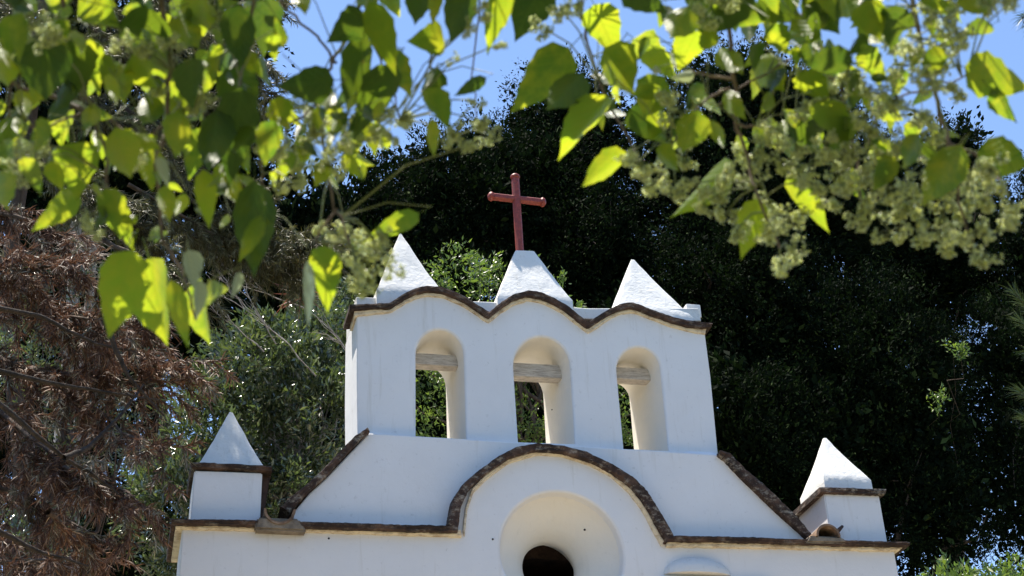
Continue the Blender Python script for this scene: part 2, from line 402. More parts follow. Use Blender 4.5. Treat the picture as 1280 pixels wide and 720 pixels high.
# nave: closed side walls and a low barrel vault, wholly below the cornice line
zc = top_l[1]
nx0, nx1, ny1 = wl+.35, wr-.35, YF+11
bevbox('nave_wall', nx0, nx0+.6, YF+1.003, ny1, 0, zc-1.9, M_wall, chapel, .03)
bevbox('nave_wall', nx1-.6, nx1, YF+1.003, ny1, 0, zc-1.9, M_wall, chapel, .03)
bevbox('nave_wall', nx0, nx1, ny1+.003, ny1+.6, 0, zc+.36, M_wall, chapel, .03)
V = []; F = []; na = 22; cxv = (nx0+nx1)/2; rv = (nx1-nx0)/2
for y in (YF+1.003, ny1):
    for r in (1.0, .9):
        for i in range(na+1):
            a = math.pi*i/na; V.append((cxv-rv*r*math.cos(a), y, zc-1.99+(2.32*r)*math.sin(a)))
m1 = na+1
for i in range(na):
    F.append((i, i+1, 2*m1+i+1, 2*m1+i)); F.append((m1+i, m1+i+1, 3*m1+i+1, 3*m1+i))
    F.append((i, i+1, m1+i+1, m1+i)); F.append((2*m1+i, 2*m1+i+1, 3*m1+i+1, 3*m1+i))
vr = mesh_py('vaulted_roof', V, F, M_roof, chapel, 40); vr.data.materials.append(M_darkplaster)
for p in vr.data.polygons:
    if math.hypot((p.center.x-cxv)/rv, (p.center.z-zc+1.99)/2.32) < .95: p.material_index = 1  # dark inner faces paint in the unlit interior

# --- pediment behind the arch moulding
ped_l = [(366, 641), (387, 616), (407, 598), (424, 580), (444, 559), (461, 541)]
ped_r = [(899, 568), (916, 586), (938, 609), (961, 632), (983, 652), (1006, 672)]
YP = YF+.05
pb_l = P2(366, 656, YP); pb_r = P2(1006, 686, YP)
ped_arch = [P2(570, 664, YP)] + [P2(*p, YP) for p in arch_mid[1:-1]] + [P2(838, 677, YP)]
ped = [(pb_l[0], zc-.35), (ped_arch[0][0], zc-.35)] + ped_arch + [(ped_arch[-1][0], zc-.35), (pb_r[0], zc-.35)] + [P2(*p, YP) for p in reversed(ped_r)] + [P2(*p, YP) for p in reversed(ped_l)]
pedp = prism('pediment', ped, [], YP, YP+.95, M_wall, chamfer=.03)
# sloped weathering ledge between pediment and bell gable
a, b = P2(463, 547, YP), P2(898, 569, YP)
V = []; F = []; n = 30
for i in range(n+1):
    t = i/n; x = a[0]+(b[0]-a[0])*t; z = a[1]+(b[1]-a[1])*t
    h = .075+.015*mnoise.noise(Vector((x*2, 0, 0)))+(.03 if t > .9 else 0)
    V += [(x, YP+.012, z-.04), (x, YP+.012, z), (x, YG+.03, z+h), (x, YG+.03, z-.04)]
for i in range(n):
    for j in range(4): F.append((i*4+j, i*4+(j+1) % 4, (i+1)*4+(j+1) % 4, (i+1)*4+j))
F += [(0, 1, 2, 3), (n*4+3, n*4+2, n*4+1, n*4)]
mesh_py('weathering_ledge', V, F, M_wall, chapel, 30)

tz = min(P2(463, 547, YP)[1], P2(898, 569, YP)[1])-.25
bevbox('bounce_slab', P2(440, 600, YP)[0], P2(925, 600, YP)[0], YP+.953, YP+4.2, tz-.16, tz, M_roof, chapel, .03)  # unseen slab added to bounce sunlight into the arch openings
# --- bell gable with three arched openings
wave = [(437, 380), (460, 379), (487, 378), (505, 366), (520, 359), (535, 356), (553, 358), (570, 364), (585, 372), (600, 382), (612, 389),
        (624, 379), (640, 368), (660, 362), (676, 364), (692, 371), (710, 381), (724, 393), (736, 402),
        (748, 394), (762, 385), (776, 379), (788, 377), (800, 380), (818, 387), (840, 395), (862, 400), (880, 402), (891, 403)]
wbot = [(437, 391), (460, 389), (489, 388), (507, 377), (521, 370), (535, 367), (553, 369), (569, 375), (583, 382), (598, 392), (611, 401),
        (625, 390), (641, 379), (660, 373), (675, 375), (690, 381), (707, 391), (721, 403), (736, 414),
        (750, 405), (763, 396), (776, 390), (788, 388), (799, 390), (816, 397), (838, 405), (860, 411), (879, 413), (889, 412)]
gl = [(447, 560), (446, 470), (446, 388)]; gr = [(880, 408), (888, 470), (899, 572)]
gout = [P2(*p, YG) for p in ([gl[0]] + [(899, 582)] )]
gout = [P2(447, 575, YG), P2(900, 592, YG), P2(888.5, 470, YG), P2(880.5, 410, YG)] + [P2(p[0], p[1]-3, YG) for p in reversed(wbot[2:-2])] + [P2(446, 386, YG), P2(445.5, 470, YG)]
def arch_hole(x0, x1, ytop, yb, xb0=None, xb1=None):
    pb0, pb1 = P2(xb0 or x0, yb, YG), P2(xb1 or x1, yb+ (x1-x0)*.035, YG)
    cx = (x0+x1)/2; r = (x1-x0)/2; ys = ytop+r*1.05
    pts = []
    for i in range(15):
        a = math.pi*i/14; pts.append(P2(cx-r*math.cos(a), ys-r*1.05*math.sin(a)+(r*.035)*(-math.cos(a)), YG))
    return [pb1, pb0]+pts
H = [arch_hole(520, 580, 412, 546, 520, 583), arch_hole(642, 713, 421, 552, 648, 719), arch_hole(771, 826, 434, 561, 780, 836)]
prism('bell_gable', gout, H, YG, YG+TG, M_wall, chamfer=.03, jamb=M_niche,
      holes_back=[arch_hole(520, 577, 413, 546, 520, 580), arch_hole(642, 704, 423, 552, 648, 710), arch_hole(771, 816, 437, 561, 780, 826)])
# wooden beams across the openings
for (x0, x1, y0, y1, x1b), lab in zip(((514, 571, 442, 457, 568), (636, 700, 454, 472, 697), (764, 812, 459, 475, 809)), (None, None, None)):
    Yb = YG+.30
    pa = at(x0-4, (y0+y1)/2-1, Yb); pb = at(x1+14, (y0+y1)/2+1, Yb); h = (y1-y0)/pxm(Yb)
    o = bevbox('wooden_beam', pa.x, pb.x, Yb, Yb+.16, (pa.z+pb.z)/2-h/2, (pa.z+pb.z)/2+h/2, M_wood, chapel, .012)
# small tympanum plates of plaster above each beam's back (wall face behind the arch head)
band('gable_cornice', wave, wbot, YG-.10, YG+.42, M_brown, .0036, n=150, cut=.38)
cove_t = [(x, y+4) for x, y in wave[1:-1]]; cove_b = [(x, y+1.5) for x, y in wbot[1:-1]]
cove_t[0] = (443, 386); cove_b[0] = (443, 394); cove_t[-1] = (883, 408); cove_b[-1] = (882, 417)
band('cornice_soffit', cove_t, cove_b, YG-.045, YG+.36, M_cream, .005, n=120)
# stepped top slab behind the wave
ts = [P2(*p, YG+.12) for p in [(445, 372), (612, 378), (736, 386), (872, 386), (876, 402), (740, 400), (612, 392), (445, 388)]]
prism('gable_top', [(x, z) for x, z in ts][::-1], [], YG+.10, YG+TG-.02, M_pyr, chamfer=.02)

def pyramid(name, base_px, Yb, depth, apex_px, mat, flat=0.0, skirt=0.0, parent=chapel, lift=0, bulge=-.03, drop=.06):
    """base_px: left and right front base corners on plane Yb; apex at mid depth"""
    L, R = at(*base_px[0], Yb), at(*base_px[1], Yb)
    A = at(*apex_px, Yb+depth/2)
    n = 10; V = []; F = []
    corners = lambda t: [(L.x+(A.x-L.x)*t, Yb+(depth/2)*t, L.z+(A.z-L.z)*t), (R.x+(A.x-R.x)*t, Yb+depth/2*t, R.z+(A.z-R.z)*t),
                         (R.x+(A.x-R.x)*t, Yb+depth-depth/2*t, R.z+(A.z-R.z)*t), (L.x+(A.x-L.x)*t, Yb+depth-depth/2*t, L.z+(A.z-L.z)*t)]
    lv = []
    if skirt: lv.append([(x, y, z-skirt-drop) for x, y, z in corners(0)])
    else: lv.append([(x, y, z-drop) for x, y, z in corners(0)])
    tm = 1-flat
    ts_ = [i/n*tm for i in range(n+1)]
    for t in ts_:
        c = corners(t); s = 1+bulge*4*t*(1-t)
        cx = sum(p[0] for p in c)/4; cy = sum(p[1] for p in c)/4
        lv.append([((x-cx)*s+cx, (y-cy)*s+cy, z) for x, y, z in c])
    m = 9; seed = rnd.uniform(0, 50)
    per = 4*m
    for c in lv:
        size = (Vector(c[0])-Vector(c[2])).length
        for k in range(4):
            p, q = Vector(c[k]), Vector(c[(k+1) % 4])
            for i in range(m):
                v = p.lerp(q, i/m); cen = Vector(((c[0][0]+c[2][0])/2, (c[0][1]+c[2][1])/2, v.z))
                if i == 0: v = v.lerp(cen, min(.05, .02/max(size, .02)))
                d = mnoise.noise(v*5+Vector((seed, 0, 0)))*.010+mnoise.noise(v*17+Vector((seed, 0, 0)))*.006
                V.append(v+(v-cen).normalized()*d if (v-cen).length > 1e-5 else v)
    for j in range(len(lv)-1):
        for i in range(per): F.append((j*per+i, j*per+(i+1) % per, (j+1)*per+(i+1) % per, (j+1)*per+i))
    F.append(tuple(range(per))); F.append(tuple((len(lv)-1)*per+i for i in range(per)))
    o = mesh_py(name, V, F, mat, parent, 38)
    return o, A
DG = .86
pyramid('roof_pyramid', ((470, 362), (555, 366)), YG+.05, DG, (500, 290), M_pyr, .03, drop=.2)
pyramid('roof_pyramid', ((621, 372), (717, 375)), YG+.05, DG, (652, 292), M_pyr, .27, drop=.2)
pyramid('roof_pyramid', ((770, 385), (867, 396)), YG+.05, DG, (790, 322), M_pyr, .04, drop=.2)
o = bevbox('parapet_block', at(858, 390, YG+.3).x, at(876, 390, YG+.3).x, YG+.28, YG+.8, at(868, 396, YG+.28).z, at(868, 380, YG+.28).z, M_pyr, chapel, .02)

# --- main cornice, arch moulding, raking copings
band('cornice', [(214, 648), (300, 649), (400, 652), (500, 655), (562, 656)], [(215, 657), (300, 659), (400, 663), (500, 666), (579, 668)], YF-.13, YF+1.12, M_brown, .0045, n=120, cut=.35)
band('cornice', [(841, 669), (900, 670), (1000, 673), (1080, 675), (1138, 677)], [(832, 679), (900, 679), (1000, 682), (1080, 684), (1137, 685)], YF-.13, YF+1.12, M_brown, .0045, n=110, cut=.35)
band('cornice_soffit', [(219, 652), (400, 657), (576, 662)], [(220, 660), (400, 664), (578, 670)], YF-.06, YF+1.05, M_cream, .006, n=60)
band('cornice_soffit', [(834, 673), (1000, 676), (1131, 680)], [(834, 682), (1000, 685), (1126, 688)], YF-.06, YF+1.05, M_cream, .006, n=60)
band('arch_moulding', arch_out, arch_in, YF-.125, YF+.3, M_grey, .0045, n=130, bev=.02, cut=.32)
band('arch_moulding_soffit', [(x, y-4) for x, y in arch_in], [(x+(700-x)*.02, y+1) for x, y in arch_in], YF-.05, YF+.02, M_cream, .004, n=70)
band('raking_coping', [(901, 562), (913, 566), (932, 585), (955, 604), (977, 625), (1000, 648), (1015, 667)], [(898, 568), (906, 576), (925, 597), (947, 619), (970, 641), (990, 658), (1007, 672)], YP-.09, YP+1.0, M_grey, .005, n=70, cut=.25)
band('raking_coping', [(351, 633), (364, 620), (382, 606), (402, 588), (420, 569), (444, 544), (460, 534)], [(365, 642), (377, 628), (393, 611), (410, 596), (426, 578), (446, 557), (463, 540)], YP-.09, YP+1.0, M_grey, .005, n=70, cut=.25)

# --- corner pinnacles
def frustum(name, tl, tr, bl, br, Y0, depth, mat, parent, bev=.012):
    f = [at(*p, Y0) for p in (bl, br, tr, tl)]
    V = [(p.x, Y0, p.z) for p in f]+[(p.x, Y0+depth, p.z) for p in f]
    F = [(0, 1, 2, 3), (4, 5, 6, 7), (0, 1, 5, 4), (1, 2, 6, 5), (2, 3, 7, 6), (3, 0, 4, 7)]
    me = bpy.data.meshes.new(name); me.from_pydata(V, [], F)
    bm = bmesh.new(); bm.from_mesh(me); bmesh.ops.recalc_face_normals(bm, faces=bm.faces)
    bmesh.ops.bevel(bm, geom=bm.edges[:], offset=bev, segments=2, affect='EDGES'); bm.to_mesh(me); bm.free()
    me.polygons.foreach_set('use_smooth', [True]*len(me.polygons)); me.set_sharp_from_angle(angle=math.radians(35))
    return link(name, me, parent, [mat])
YN = YF+.04; DN = .78
# left
pl = frustum('corner_pinnacle', (243, 588), (328, 591), (238, 652), (325, 655), YN, DN, M_wall, chapel)
pl['label'] = 'shaded corner pinnacle at the left end of the cornice'
band('pinnacle_cap', [(238, 577), (290, 579), (340, 582)], [(240, 587), (290, 588), (340, 591)], YN-.06, YN+DN+.06, M_brown, .004, parent=pl, n=24, cut=.3)
pyramid('pinnacle_spire', ((247, 580), (331, 583)), YN+.02, DN-.04, (289, 512), M_pyr, .05, parent=pl)
frustum('dark_pier', (326, 588), (339, 588), (322, 650), (329, 650), YN+.10, .5, M_darkplaster, pl)  # narrow dark brown strip right of the pinnacle body
# right
pr = frustum('corner_pinnacle', (1030, 616), (1099, 619), (1039, 678), (1110, 681), YN, DN, M_wall, chapel)
pr['label'] = 'sunlit corner pinnacle at the right end of the cornice'
band('pinnacle_cap', [(1025, 608), (1065, 609), (1108, 611)], [(1026, 618), (1065, 620), (1106, 621)], YN-.06, YN+DN+.06, M_grey, .004, parent=pr, n=24, cut=.3)
pyramid('pinnacle_spire', ((1029, 596), (1090, 600)), YN+.02, DN-.04, (1030, 545), M_pyr, .05, skirt=.10, parent=pr)

# canal tiles and cement in the valleys
def half_pipe(name, px, py, Y0, length, r, up, mat, th=.025):
    c = at(px, py, Y0); V = []; F = []; n = 14
    for y, k in ((Y0, 1.0), (Y0+length, .85)):
        for rr in (r*k, (r-th)*k):
            for i in range(n+1):
                a = math.pi*i/n; V.append((c.x-rr*math.cos(a), y, c.z+(rr*math.sin(a) if up else -rr*math.sin(a))))
    m = n+1
    for i in range(n):
        F += [(i, i+1, 2*m+i+1, 2*m+i), (m+i, m+i+1, 3*m+i+1, 3*m+i), (i, i+1, m+i+1, m+i), (2*m+i, 2*m+i+1, 3*m+i+1, 3*m+i)]
    F += [(0, m, 3*m, 2*m), (n, m+n, 3*m+n, 2*m+n)]
    return mesh_py(name, V, F, mat, chapel, 40)
half_pipe('canal_tile', 350, 636, YF-.16, .9, .17, False, M_tile)
half_pipe('canal_tile', 1036, 670, YF-.16, .8, .15, True, M_tile)
frustum('cement_bed', (322, 646), (374, 648), (318, 661), (384, 664), YF-.142, .7, M_cement, chapel, .02)
frustum('cement_bed', (1012, 669), (1054, 671), (1006, 678), (1060, 679), YF-.142, .5, M_cement, chapel, .02)
p0 = at(1044, 667, YF-.1); p1 = at(1053, 658, YF-.02)
tubes('tile_shard', [([p0, p0.lerp(p1, .5), p1], [.02, .026, .018])], M_darkplaster, chapel)
# hood moulding of a side opening, low right
c = at(872, 719, YF); rx = 45/pxm(YF, 870, 710); V = []; F = []; nu, nv = 24, 8
for j in range(nv+1):
    b = math.pi/2*j/nv
    for i in range(nu+1):
        a = math.pi*i/nu; V.append((c.x-rx*math.cos(a)*math.cos(b), YF+.02-.15*math.sin(a)*math.cos(b), c.z+.21*math.sin(b)))
for j in range(nv):
    for i in range(nu): F.append((j*(nu+1)+i, j*(nu+1)+i+1, (j+1)*(nu+1)+i+1, (j+1)*(nu+1)+i))
F.append(tuple(range(nu+1)))
mesh_py('niche_hood', V, F, M_pyr, chapel, 50)
bevbox('niche_ledge', c.x-rx*1.1, c.x+rx*2.2, YF-.06, YF+.05, c.z-.28, c.z-.05, M_wall, chapel, .012)
# small weep holes seen as dark dots
for q in ((411, 673), (690, 512), (731, 662), (616, 674)):
    p = at(*q, YF-.001 if q[1] > 600 else YG-.001); s = .014 if q[1] > 600 else .008
    me = bpy.data.meshes.new('weep_hole'); bm = bmesh.new(); bmesh.ops.create_cone(bm, cap_ends=True, segments=10, radius1=s, radius2=s*.7, depth=.012)
    bm.to_mesh(me); bm.free(); o = link('weep_hole', me, chapel, [M_black]); o.matrix_parent_inverse = Matrix.Identity(4)
    o.location = p-chapel.location; o.rotation_euler = (math.pi/2, 0, 0)

# --- iron cross
YC = YG+.05+DG/2
ctop, cbot, cmid = at(644, 224, YC), at(650, 319, YC), at(646, 250, YC)
cross = empty('cross', cbot, 'dark red iron cross with ball finials on the middle pyramid', 'cross')
cl, cr_ = at(617, 246, YC), at(675, 252.5, YC)
def sqbar(name, a, b, w, d, parent, jog=0):
    ax = (b-a).normalized(); side = ax.cross(Vector((0, 1, 0))).normalized(); dep = Vector((0, 1, 0))
    n = 8; V = []; F = []
    oct_ = [(-1, -.6), (-.6, -1), (.6, -1), (1, -.6), (1, .6), (.6, 1), (-.6, 1), (-1, .6)]
    for i in range(n+1):
        p = a.lerp(b, i/n)
        for u, v in oct_:
            V.append(p+side*u*w/2*(1+.06*mnoise.noise(p*30))+dep*v*d/2)
    for i in range(n):
        for k in range(8): F.append((i*8+k, i*8+(k+1) % 8, (i+1)*8+(k+1) % 8, (i+1)*8+k))
    F += [tuple(range(8)), tuple(n*8+k for k in range(8))]
    return mesh_py(name, V, F, M_rust, parent, 30)
k_ = 1/pxm(YC, 640, 250)
sqbar('shaft', cbot, ctop, 9.0*k_, 9*k_, cross)
sqbar('crossbar', cl, cr_, 8*k_, 8.2*k_, cross)
def finial(p, ax):
    me = bpy.data.meshes.new('finial'); V = []; F = []; n = 14
    prof = [(-.6, 3.0), (-.2, 2.6), (.3, 4.4), (.9, 5.2), (1.5, 5.6), (2.6, 4.9), (3.3, 3.4), (3.8, 1.6), (4.0, .2)]
    ax = ax.normalized(); s = ax.cross(Vector((0, 1, 0))).normalized(); d = ax.cross(s)
    for h, r in prof:
        for i in range(n):
            a = 2*math.pi*i/n; V.append(p+ax*h*2.0*k_+(s*math.cos(a)+d*math.sin(a))*r*1.12*k_)
    for j in range(len(prof)-1):
        for i in range(n): F.append((j*n+i, j*n+(i+1) % n, (j+1)*n+(i+1) % n, (j+1)*n+i))
    F.append(tuple((len(prof)-1)*n+i for i in range(n)))
    mesh_py('finial', V, F, M_rust, cross, 60)
finial(ctop, ctop-cbot); finial(cl, cl-cr_); finial(cr_, cr_-cl)

# ------------------------------------------------------------------ vegetation tools
def unit(v): return v/np.maximum(1e-9, np.linalg.norm(v, axis=-1, keepdims=True))
def leaves_arrays(P, D, L, Wd):
    """rhomb leaves with a fold: P base (n,3), D direction (n,3), L length (n,), Wd width"""
    n = len(P); R = unit(rng.normal(size=(n, 3))); S_ = unit(np.cross(D, R)); Nn = np.cross(S_, D)
    L = L[:, None]; w = Wd[:, None]/2
    mid = P+D*L*.45
    V = np.stack([P, mid+S_*w+Nn*w*.35, P+D*L, mid-S_*w+Nn*w*.35], 1).reshape(-1, 3)
    i = np.arange(n)*4
    F = np.concatenate([np.stack([i, i+1, i+2], 1), np.stack([i, i+2, i+3], 1)])
    return V, F
def crown(name, blobs, clumps, per, rho, ll, mat, parent, aspect=.42, dirbias=(0, -.1, .25), shell=.72, flat=1.0, stringy=0.0):
    """blobs: (center, (rx,ry,rz)); returns clump centres.  Leaves gather in sprays on the blobs' outer shell."""
    vol = np.array([b[1][0]*b[1][2] for b in blobs], float); vol /= vol.sum()
    cents = []; outs = []
    for b, f in zip(blobs, vol):
        k = max(3, int(clumps*f)); d = unit(rng.normal(size=(k, 3))); d[:, 1] -= .25; d = unit(d)
        r = shell+(1.06-shell)*rng.random((k, 1))**.7
        bump = 1+.16*np.sin(d[:, :1]*7+b[0][0]*3)*np.cos(d[:, 2:]*6+b[0][2])
        c = np.array(b[0])+d*r*bump*np.array(b[1]); cents.append(c); outs.append(d)
    C = np.concatenate(cents); O = np.concatenate(outs)
    k = len(C); R = rho*(.55+.9*rng.random(k))
    idx = np.repeat(np.arange(k), per)
    axis = unit(O+rng.normal(size=(k, 3))*.5+np.array([0, 0, .35]))[idx]
    t = rng.random((len(idx), 1))
    off = rng.normal(size=(len(idx), 3))*.42*(1-.6*t)*flat + axis*(t*1.7-.7)*(1+stringy)
    P = C[idx]+off*R[idx][:, None]
    D = unit(axis*.8+rng.normal(size=P.shape)*.75+np.array(dirbias))
    L = ll*(.6+.8*rng.random(len(P))); V, F = leaves_arrays(P, D, L, L*aspect)
    o = mesh_np(name, V, F, [mat], parent)
    o['kind'] = 'stuff'
    return C
def blob(px, py, Y, rpx, rpz=None, ry=None):
    c = at(px, py, Y); k = pxm(Y, px, py); rpz = rpz or rpx
    return (tuple(c), (rpx/k, ry if ry else (rpx/k)*.8, rpz/k))
def limbs(parent, base, crownpts, k, r, mat, trunk_top=None, name='limb', lean=.03):
    """trunk to trunk_top and forking limbs to k of the clump centres"""
    base = Vector(base); tt = Vector(trunk_top)
    tubes('trunk', [(wander(base, tt, 9, lean), [r*(1.25-.07*i) for i in range(10)])], mat, parent, 10)
    paths = []
    for i in rng.choice(len(crownpts), min(k, len(crownpts)), replace=False):
        q = Vector(crownpts[i]); s = tt.lerp(base, rnd.uniform(0, .35)); 
        pts = wander(s, q, 6, .06, -.05); rr_ = r*rnd.uniform(.18, .42)
        paths.append((pts, [rr_*(1-.15*j) for j in range(7)]))
    tubes(name, paths, mat, parent, 5)
def tree(name, label, cat, base, blobs, clumps, per, rho, ll, mat, bark, r=.25, ktop=.5, nl=26, group=None, inner=None, **kw):
    base = Vector(base); t = empty(name, base, label, cat, group)
    C = crown('crown', blobs, clumps, per, rho, ll, mat, t, **kw)
    if inner:                                   # old leaves deep inside the crown
        b2 = [(b[0], tuple(x*.72 for x in b[1])) for b in blobs]
        crown('inner_foliage', b2, inner[0], inner[1], inner[2], inner[3], mat, t, aspect=.55, shell=.25)
    top = np.mean([b[0] for b in blobs], axis=0)
    limbs(t, base, C, nl, r, bark, (base.x*(1-ktop)+top[0]*ktop, base.y*(1-ktop)+top[1]*ktop, top[2]))
    return t
def needles(name, shoots, mat, parent, kind='stuff', wid=.004):
    """shoots: (path points, needles per metre, needle length, spread, droop)"""
    Ps = []; Ds = []; Ls = []
    for pts, dens, ln, spread, droop in shoots:
        P = np.array([tuple(p) for p in pts]); seg = np.linalg.norm(np.diff(P, axis=0), axis=1); tot = seg.sum(); n = max(4, int(dens*tot))
        s = rng.random(n)*(len(P)-1); k = np.minimum(s.astype(int), len(P)-2); f = (s-k)[:, None]
        pos = P[k]*(1-f)+P[k+1]*f; ax = unit(P[k+1]-P[k])
        d = unit(ax*1.0+unit(rng.normal(size=(n, 3)))*spread+np.array([0, 0, -droop]))
        Ps.append(pos); Ds.append(d); Ls.append(ln*(.6+.6*rng.random(n)))
    P = np.concatenate(Ps); D = np.concatenate(Ds); L = np.concatenate(Ls)[:, None]; n = len(P)
    S_ = unit(np.cross(D, unit(rng.normal(size=(n, 3)))))*wid/2
    bend = np.array([0, 0, -1.0])*L*.12
    V = np.stack([P+S_, P-S_, P+D*L*.55-S_*.8, P+D*L*.55+S_*.8, P+D*L+bend], 1).reshape(-1, 3)
    i = np.arange(n)*5
    F = np.concatenate([np.stack([i, i+1, i+2], 1), np.stack([i, i+2, i+3], 1), np.stack([i+3, i+2, i+4], 1)])
    o = mesh_np(name, V, F, [mat], parent)
    if kind: o['kind'] = kind
    return o

# ------------------------------------------------------------------ dark evergreen trees behind the chapel
def gr_(px, py, Y): p = at(px, py, Y); return (p.x, p.y, 0)
G1 = 'dark evergreen trees behind the chapel'
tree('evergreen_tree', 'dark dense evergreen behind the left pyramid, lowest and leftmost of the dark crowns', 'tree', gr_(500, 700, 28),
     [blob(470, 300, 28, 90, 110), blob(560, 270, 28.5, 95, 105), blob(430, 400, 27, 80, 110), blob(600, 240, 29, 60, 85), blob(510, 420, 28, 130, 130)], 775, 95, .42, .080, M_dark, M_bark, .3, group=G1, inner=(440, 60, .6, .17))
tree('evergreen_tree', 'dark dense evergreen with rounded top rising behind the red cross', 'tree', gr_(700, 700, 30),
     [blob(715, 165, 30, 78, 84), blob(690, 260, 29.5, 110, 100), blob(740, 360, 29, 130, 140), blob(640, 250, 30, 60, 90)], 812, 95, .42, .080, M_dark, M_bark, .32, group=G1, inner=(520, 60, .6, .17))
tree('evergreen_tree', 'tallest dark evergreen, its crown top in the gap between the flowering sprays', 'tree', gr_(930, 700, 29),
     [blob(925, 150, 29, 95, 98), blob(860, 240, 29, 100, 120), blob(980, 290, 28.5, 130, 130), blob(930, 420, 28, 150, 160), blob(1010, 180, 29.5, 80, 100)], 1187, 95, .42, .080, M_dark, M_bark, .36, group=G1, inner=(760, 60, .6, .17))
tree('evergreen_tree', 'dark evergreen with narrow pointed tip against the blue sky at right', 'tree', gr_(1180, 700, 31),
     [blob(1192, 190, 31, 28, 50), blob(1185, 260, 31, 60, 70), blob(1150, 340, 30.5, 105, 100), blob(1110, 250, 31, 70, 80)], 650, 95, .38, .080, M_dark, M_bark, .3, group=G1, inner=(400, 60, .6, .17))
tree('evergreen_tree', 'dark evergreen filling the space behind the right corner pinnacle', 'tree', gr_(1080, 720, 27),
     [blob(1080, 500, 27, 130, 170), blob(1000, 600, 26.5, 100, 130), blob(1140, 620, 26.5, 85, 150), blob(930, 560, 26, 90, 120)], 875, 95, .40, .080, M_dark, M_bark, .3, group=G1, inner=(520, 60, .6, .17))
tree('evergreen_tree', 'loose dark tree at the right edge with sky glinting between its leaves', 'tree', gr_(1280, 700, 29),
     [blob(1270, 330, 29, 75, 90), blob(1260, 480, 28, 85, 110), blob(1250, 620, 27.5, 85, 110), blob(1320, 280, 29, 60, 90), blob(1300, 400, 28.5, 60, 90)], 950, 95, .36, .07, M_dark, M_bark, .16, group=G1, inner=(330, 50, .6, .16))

G2 = 'dark trees behind the left conifers'
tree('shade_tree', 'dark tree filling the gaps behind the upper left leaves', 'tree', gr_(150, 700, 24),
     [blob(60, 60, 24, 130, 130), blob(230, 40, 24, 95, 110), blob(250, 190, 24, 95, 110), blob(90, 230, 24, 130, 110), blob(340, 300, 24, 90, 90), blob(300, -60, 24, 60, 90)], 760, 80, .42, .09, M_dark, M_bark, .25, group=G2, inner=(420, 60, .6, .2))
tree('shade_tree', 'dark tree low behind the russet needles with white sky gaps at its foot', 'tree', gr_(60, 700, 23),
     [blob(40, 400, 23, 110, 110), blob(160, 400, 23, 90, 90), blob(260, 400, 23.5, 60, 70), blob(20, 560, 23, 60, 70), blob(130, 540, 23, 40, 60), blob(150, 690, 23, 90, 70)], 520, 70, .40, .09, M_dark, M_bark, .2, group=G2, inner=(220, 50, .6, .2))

# lit leafy tree right behind the bell gable, and one seen through its arches
tree('leafy_tree', 'sunlit light green tree showing between the pyramids and through the arches', 'tree', gr_(640, 700, 20.5),
     [blob(575, 352, 20.5, 42, 28, .6), blob(630, 362, 21, 45, 30, .6), blob(700, 378, 21, 30, 22, .5), blob(560, 500, 21, 85, 110, 1.0), blob(670, 500, 21, 85, 110, 1.0), blob(770, 530, 21, 75, 90, 1.0)],
     520, 46, .20, .075, M_bright, M_bark, .12, ktop=.9, nl=40, aspect=.36)
# a big-leaved shoot on it
sh = empty('leafy_shoot', at(600, 372, 20.2), 'upright pale young shoot with drooping leaves between two pyramids', 'shoot')
b0, b1 = at(600, 372, 20.2), at(599, 328, 20.2)
tubes('stem', [([b0, b0.lerp(b1, .5)+Vector((.01, 0, 0)), b1], [.010, .008, .005])], M_petiole, sh)
P = []; D = []
for i in range(13):
    a = i*2.4; t = .45+.55*i/12; P.append(tuple(b0.lerp(b1, t))); D.append((math.cos(a), math.sin(a)*.8, .35-.5*(1-t)))
P = np.array(P); D = unit(np.array(D)); L = np.full(len(P), .17)
V, F = leaves_arrays(P, D, L, L*.3)
mesh_np('shoot_leaf', V, F, [M_bright], sh)['kind'] = 'stuff'

# glossy small-leaved tree between conifer and chapel
tree('leafy_tree', 'tangled grey-green tree with small glinting leaves left of the bell gable', 'tree', gr_(350, 700, 20),
     [blob(400, 440, 20, 55, 55), blob(330, 475, 19.8, 80, 70), blob(400, 540, 19.5, 75, 95), blob(280, 560, 19.5, 70, 90), blob(220, 640, 19, 60, 80), blob(370, 640, 19.3, 90, 60), blob(425, 400, 20.5, 28, 40)],
     860, 46, .22, .105, M_mid, M_barkpale, .09, ktop=.7, nl=110, aspect=.30)
tree('leafy_tree', 'deep green leafy tree low behind the chapel left corner', 'tree', gr_(180, 760, 21),
     [blob(180, 690, 21, 70, 60), blob(120, 720, 21, 60, 50), blob(60, 640, 22, 70, 70)], 240, 55, .26, .075, M_dark, M_bark, .14, ktop=.7, nl=30)
tree('leafy_tree', 'yellow-green leafy tree peeping through the russet needles at the lower left', 'tree', gr_(60, 760, 16),
     [blob(30, 470, 15.5, 50, 60), blob(120, 560, 15.5, 60, 60), blob(40, 690, 15.5, 50, 50), blob(170, 470, 15.8, 40, 40), blob(80, 380, 15.8, 60, 50)], 150, 40, .2, .06, M_mid, M_bark, .08, ktop=.8, nl=40, aspect=.35)
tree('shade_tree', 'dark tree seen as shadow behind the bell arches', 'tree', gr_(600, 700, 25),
     [blob(560, 520, 25, 110, 110), blob(720, 540, 25, 110, 110), blob(430, 520, 25, 80, 120), blob(340, 500, 25, 70, 90), blob(320, 640, 25, 110, 70), blob(800, 480, 25, 80, 110)], 620, 80, .42, .09, M_dark, M_bark, .2, group=G2, inner=(500, 60, .6, .2))
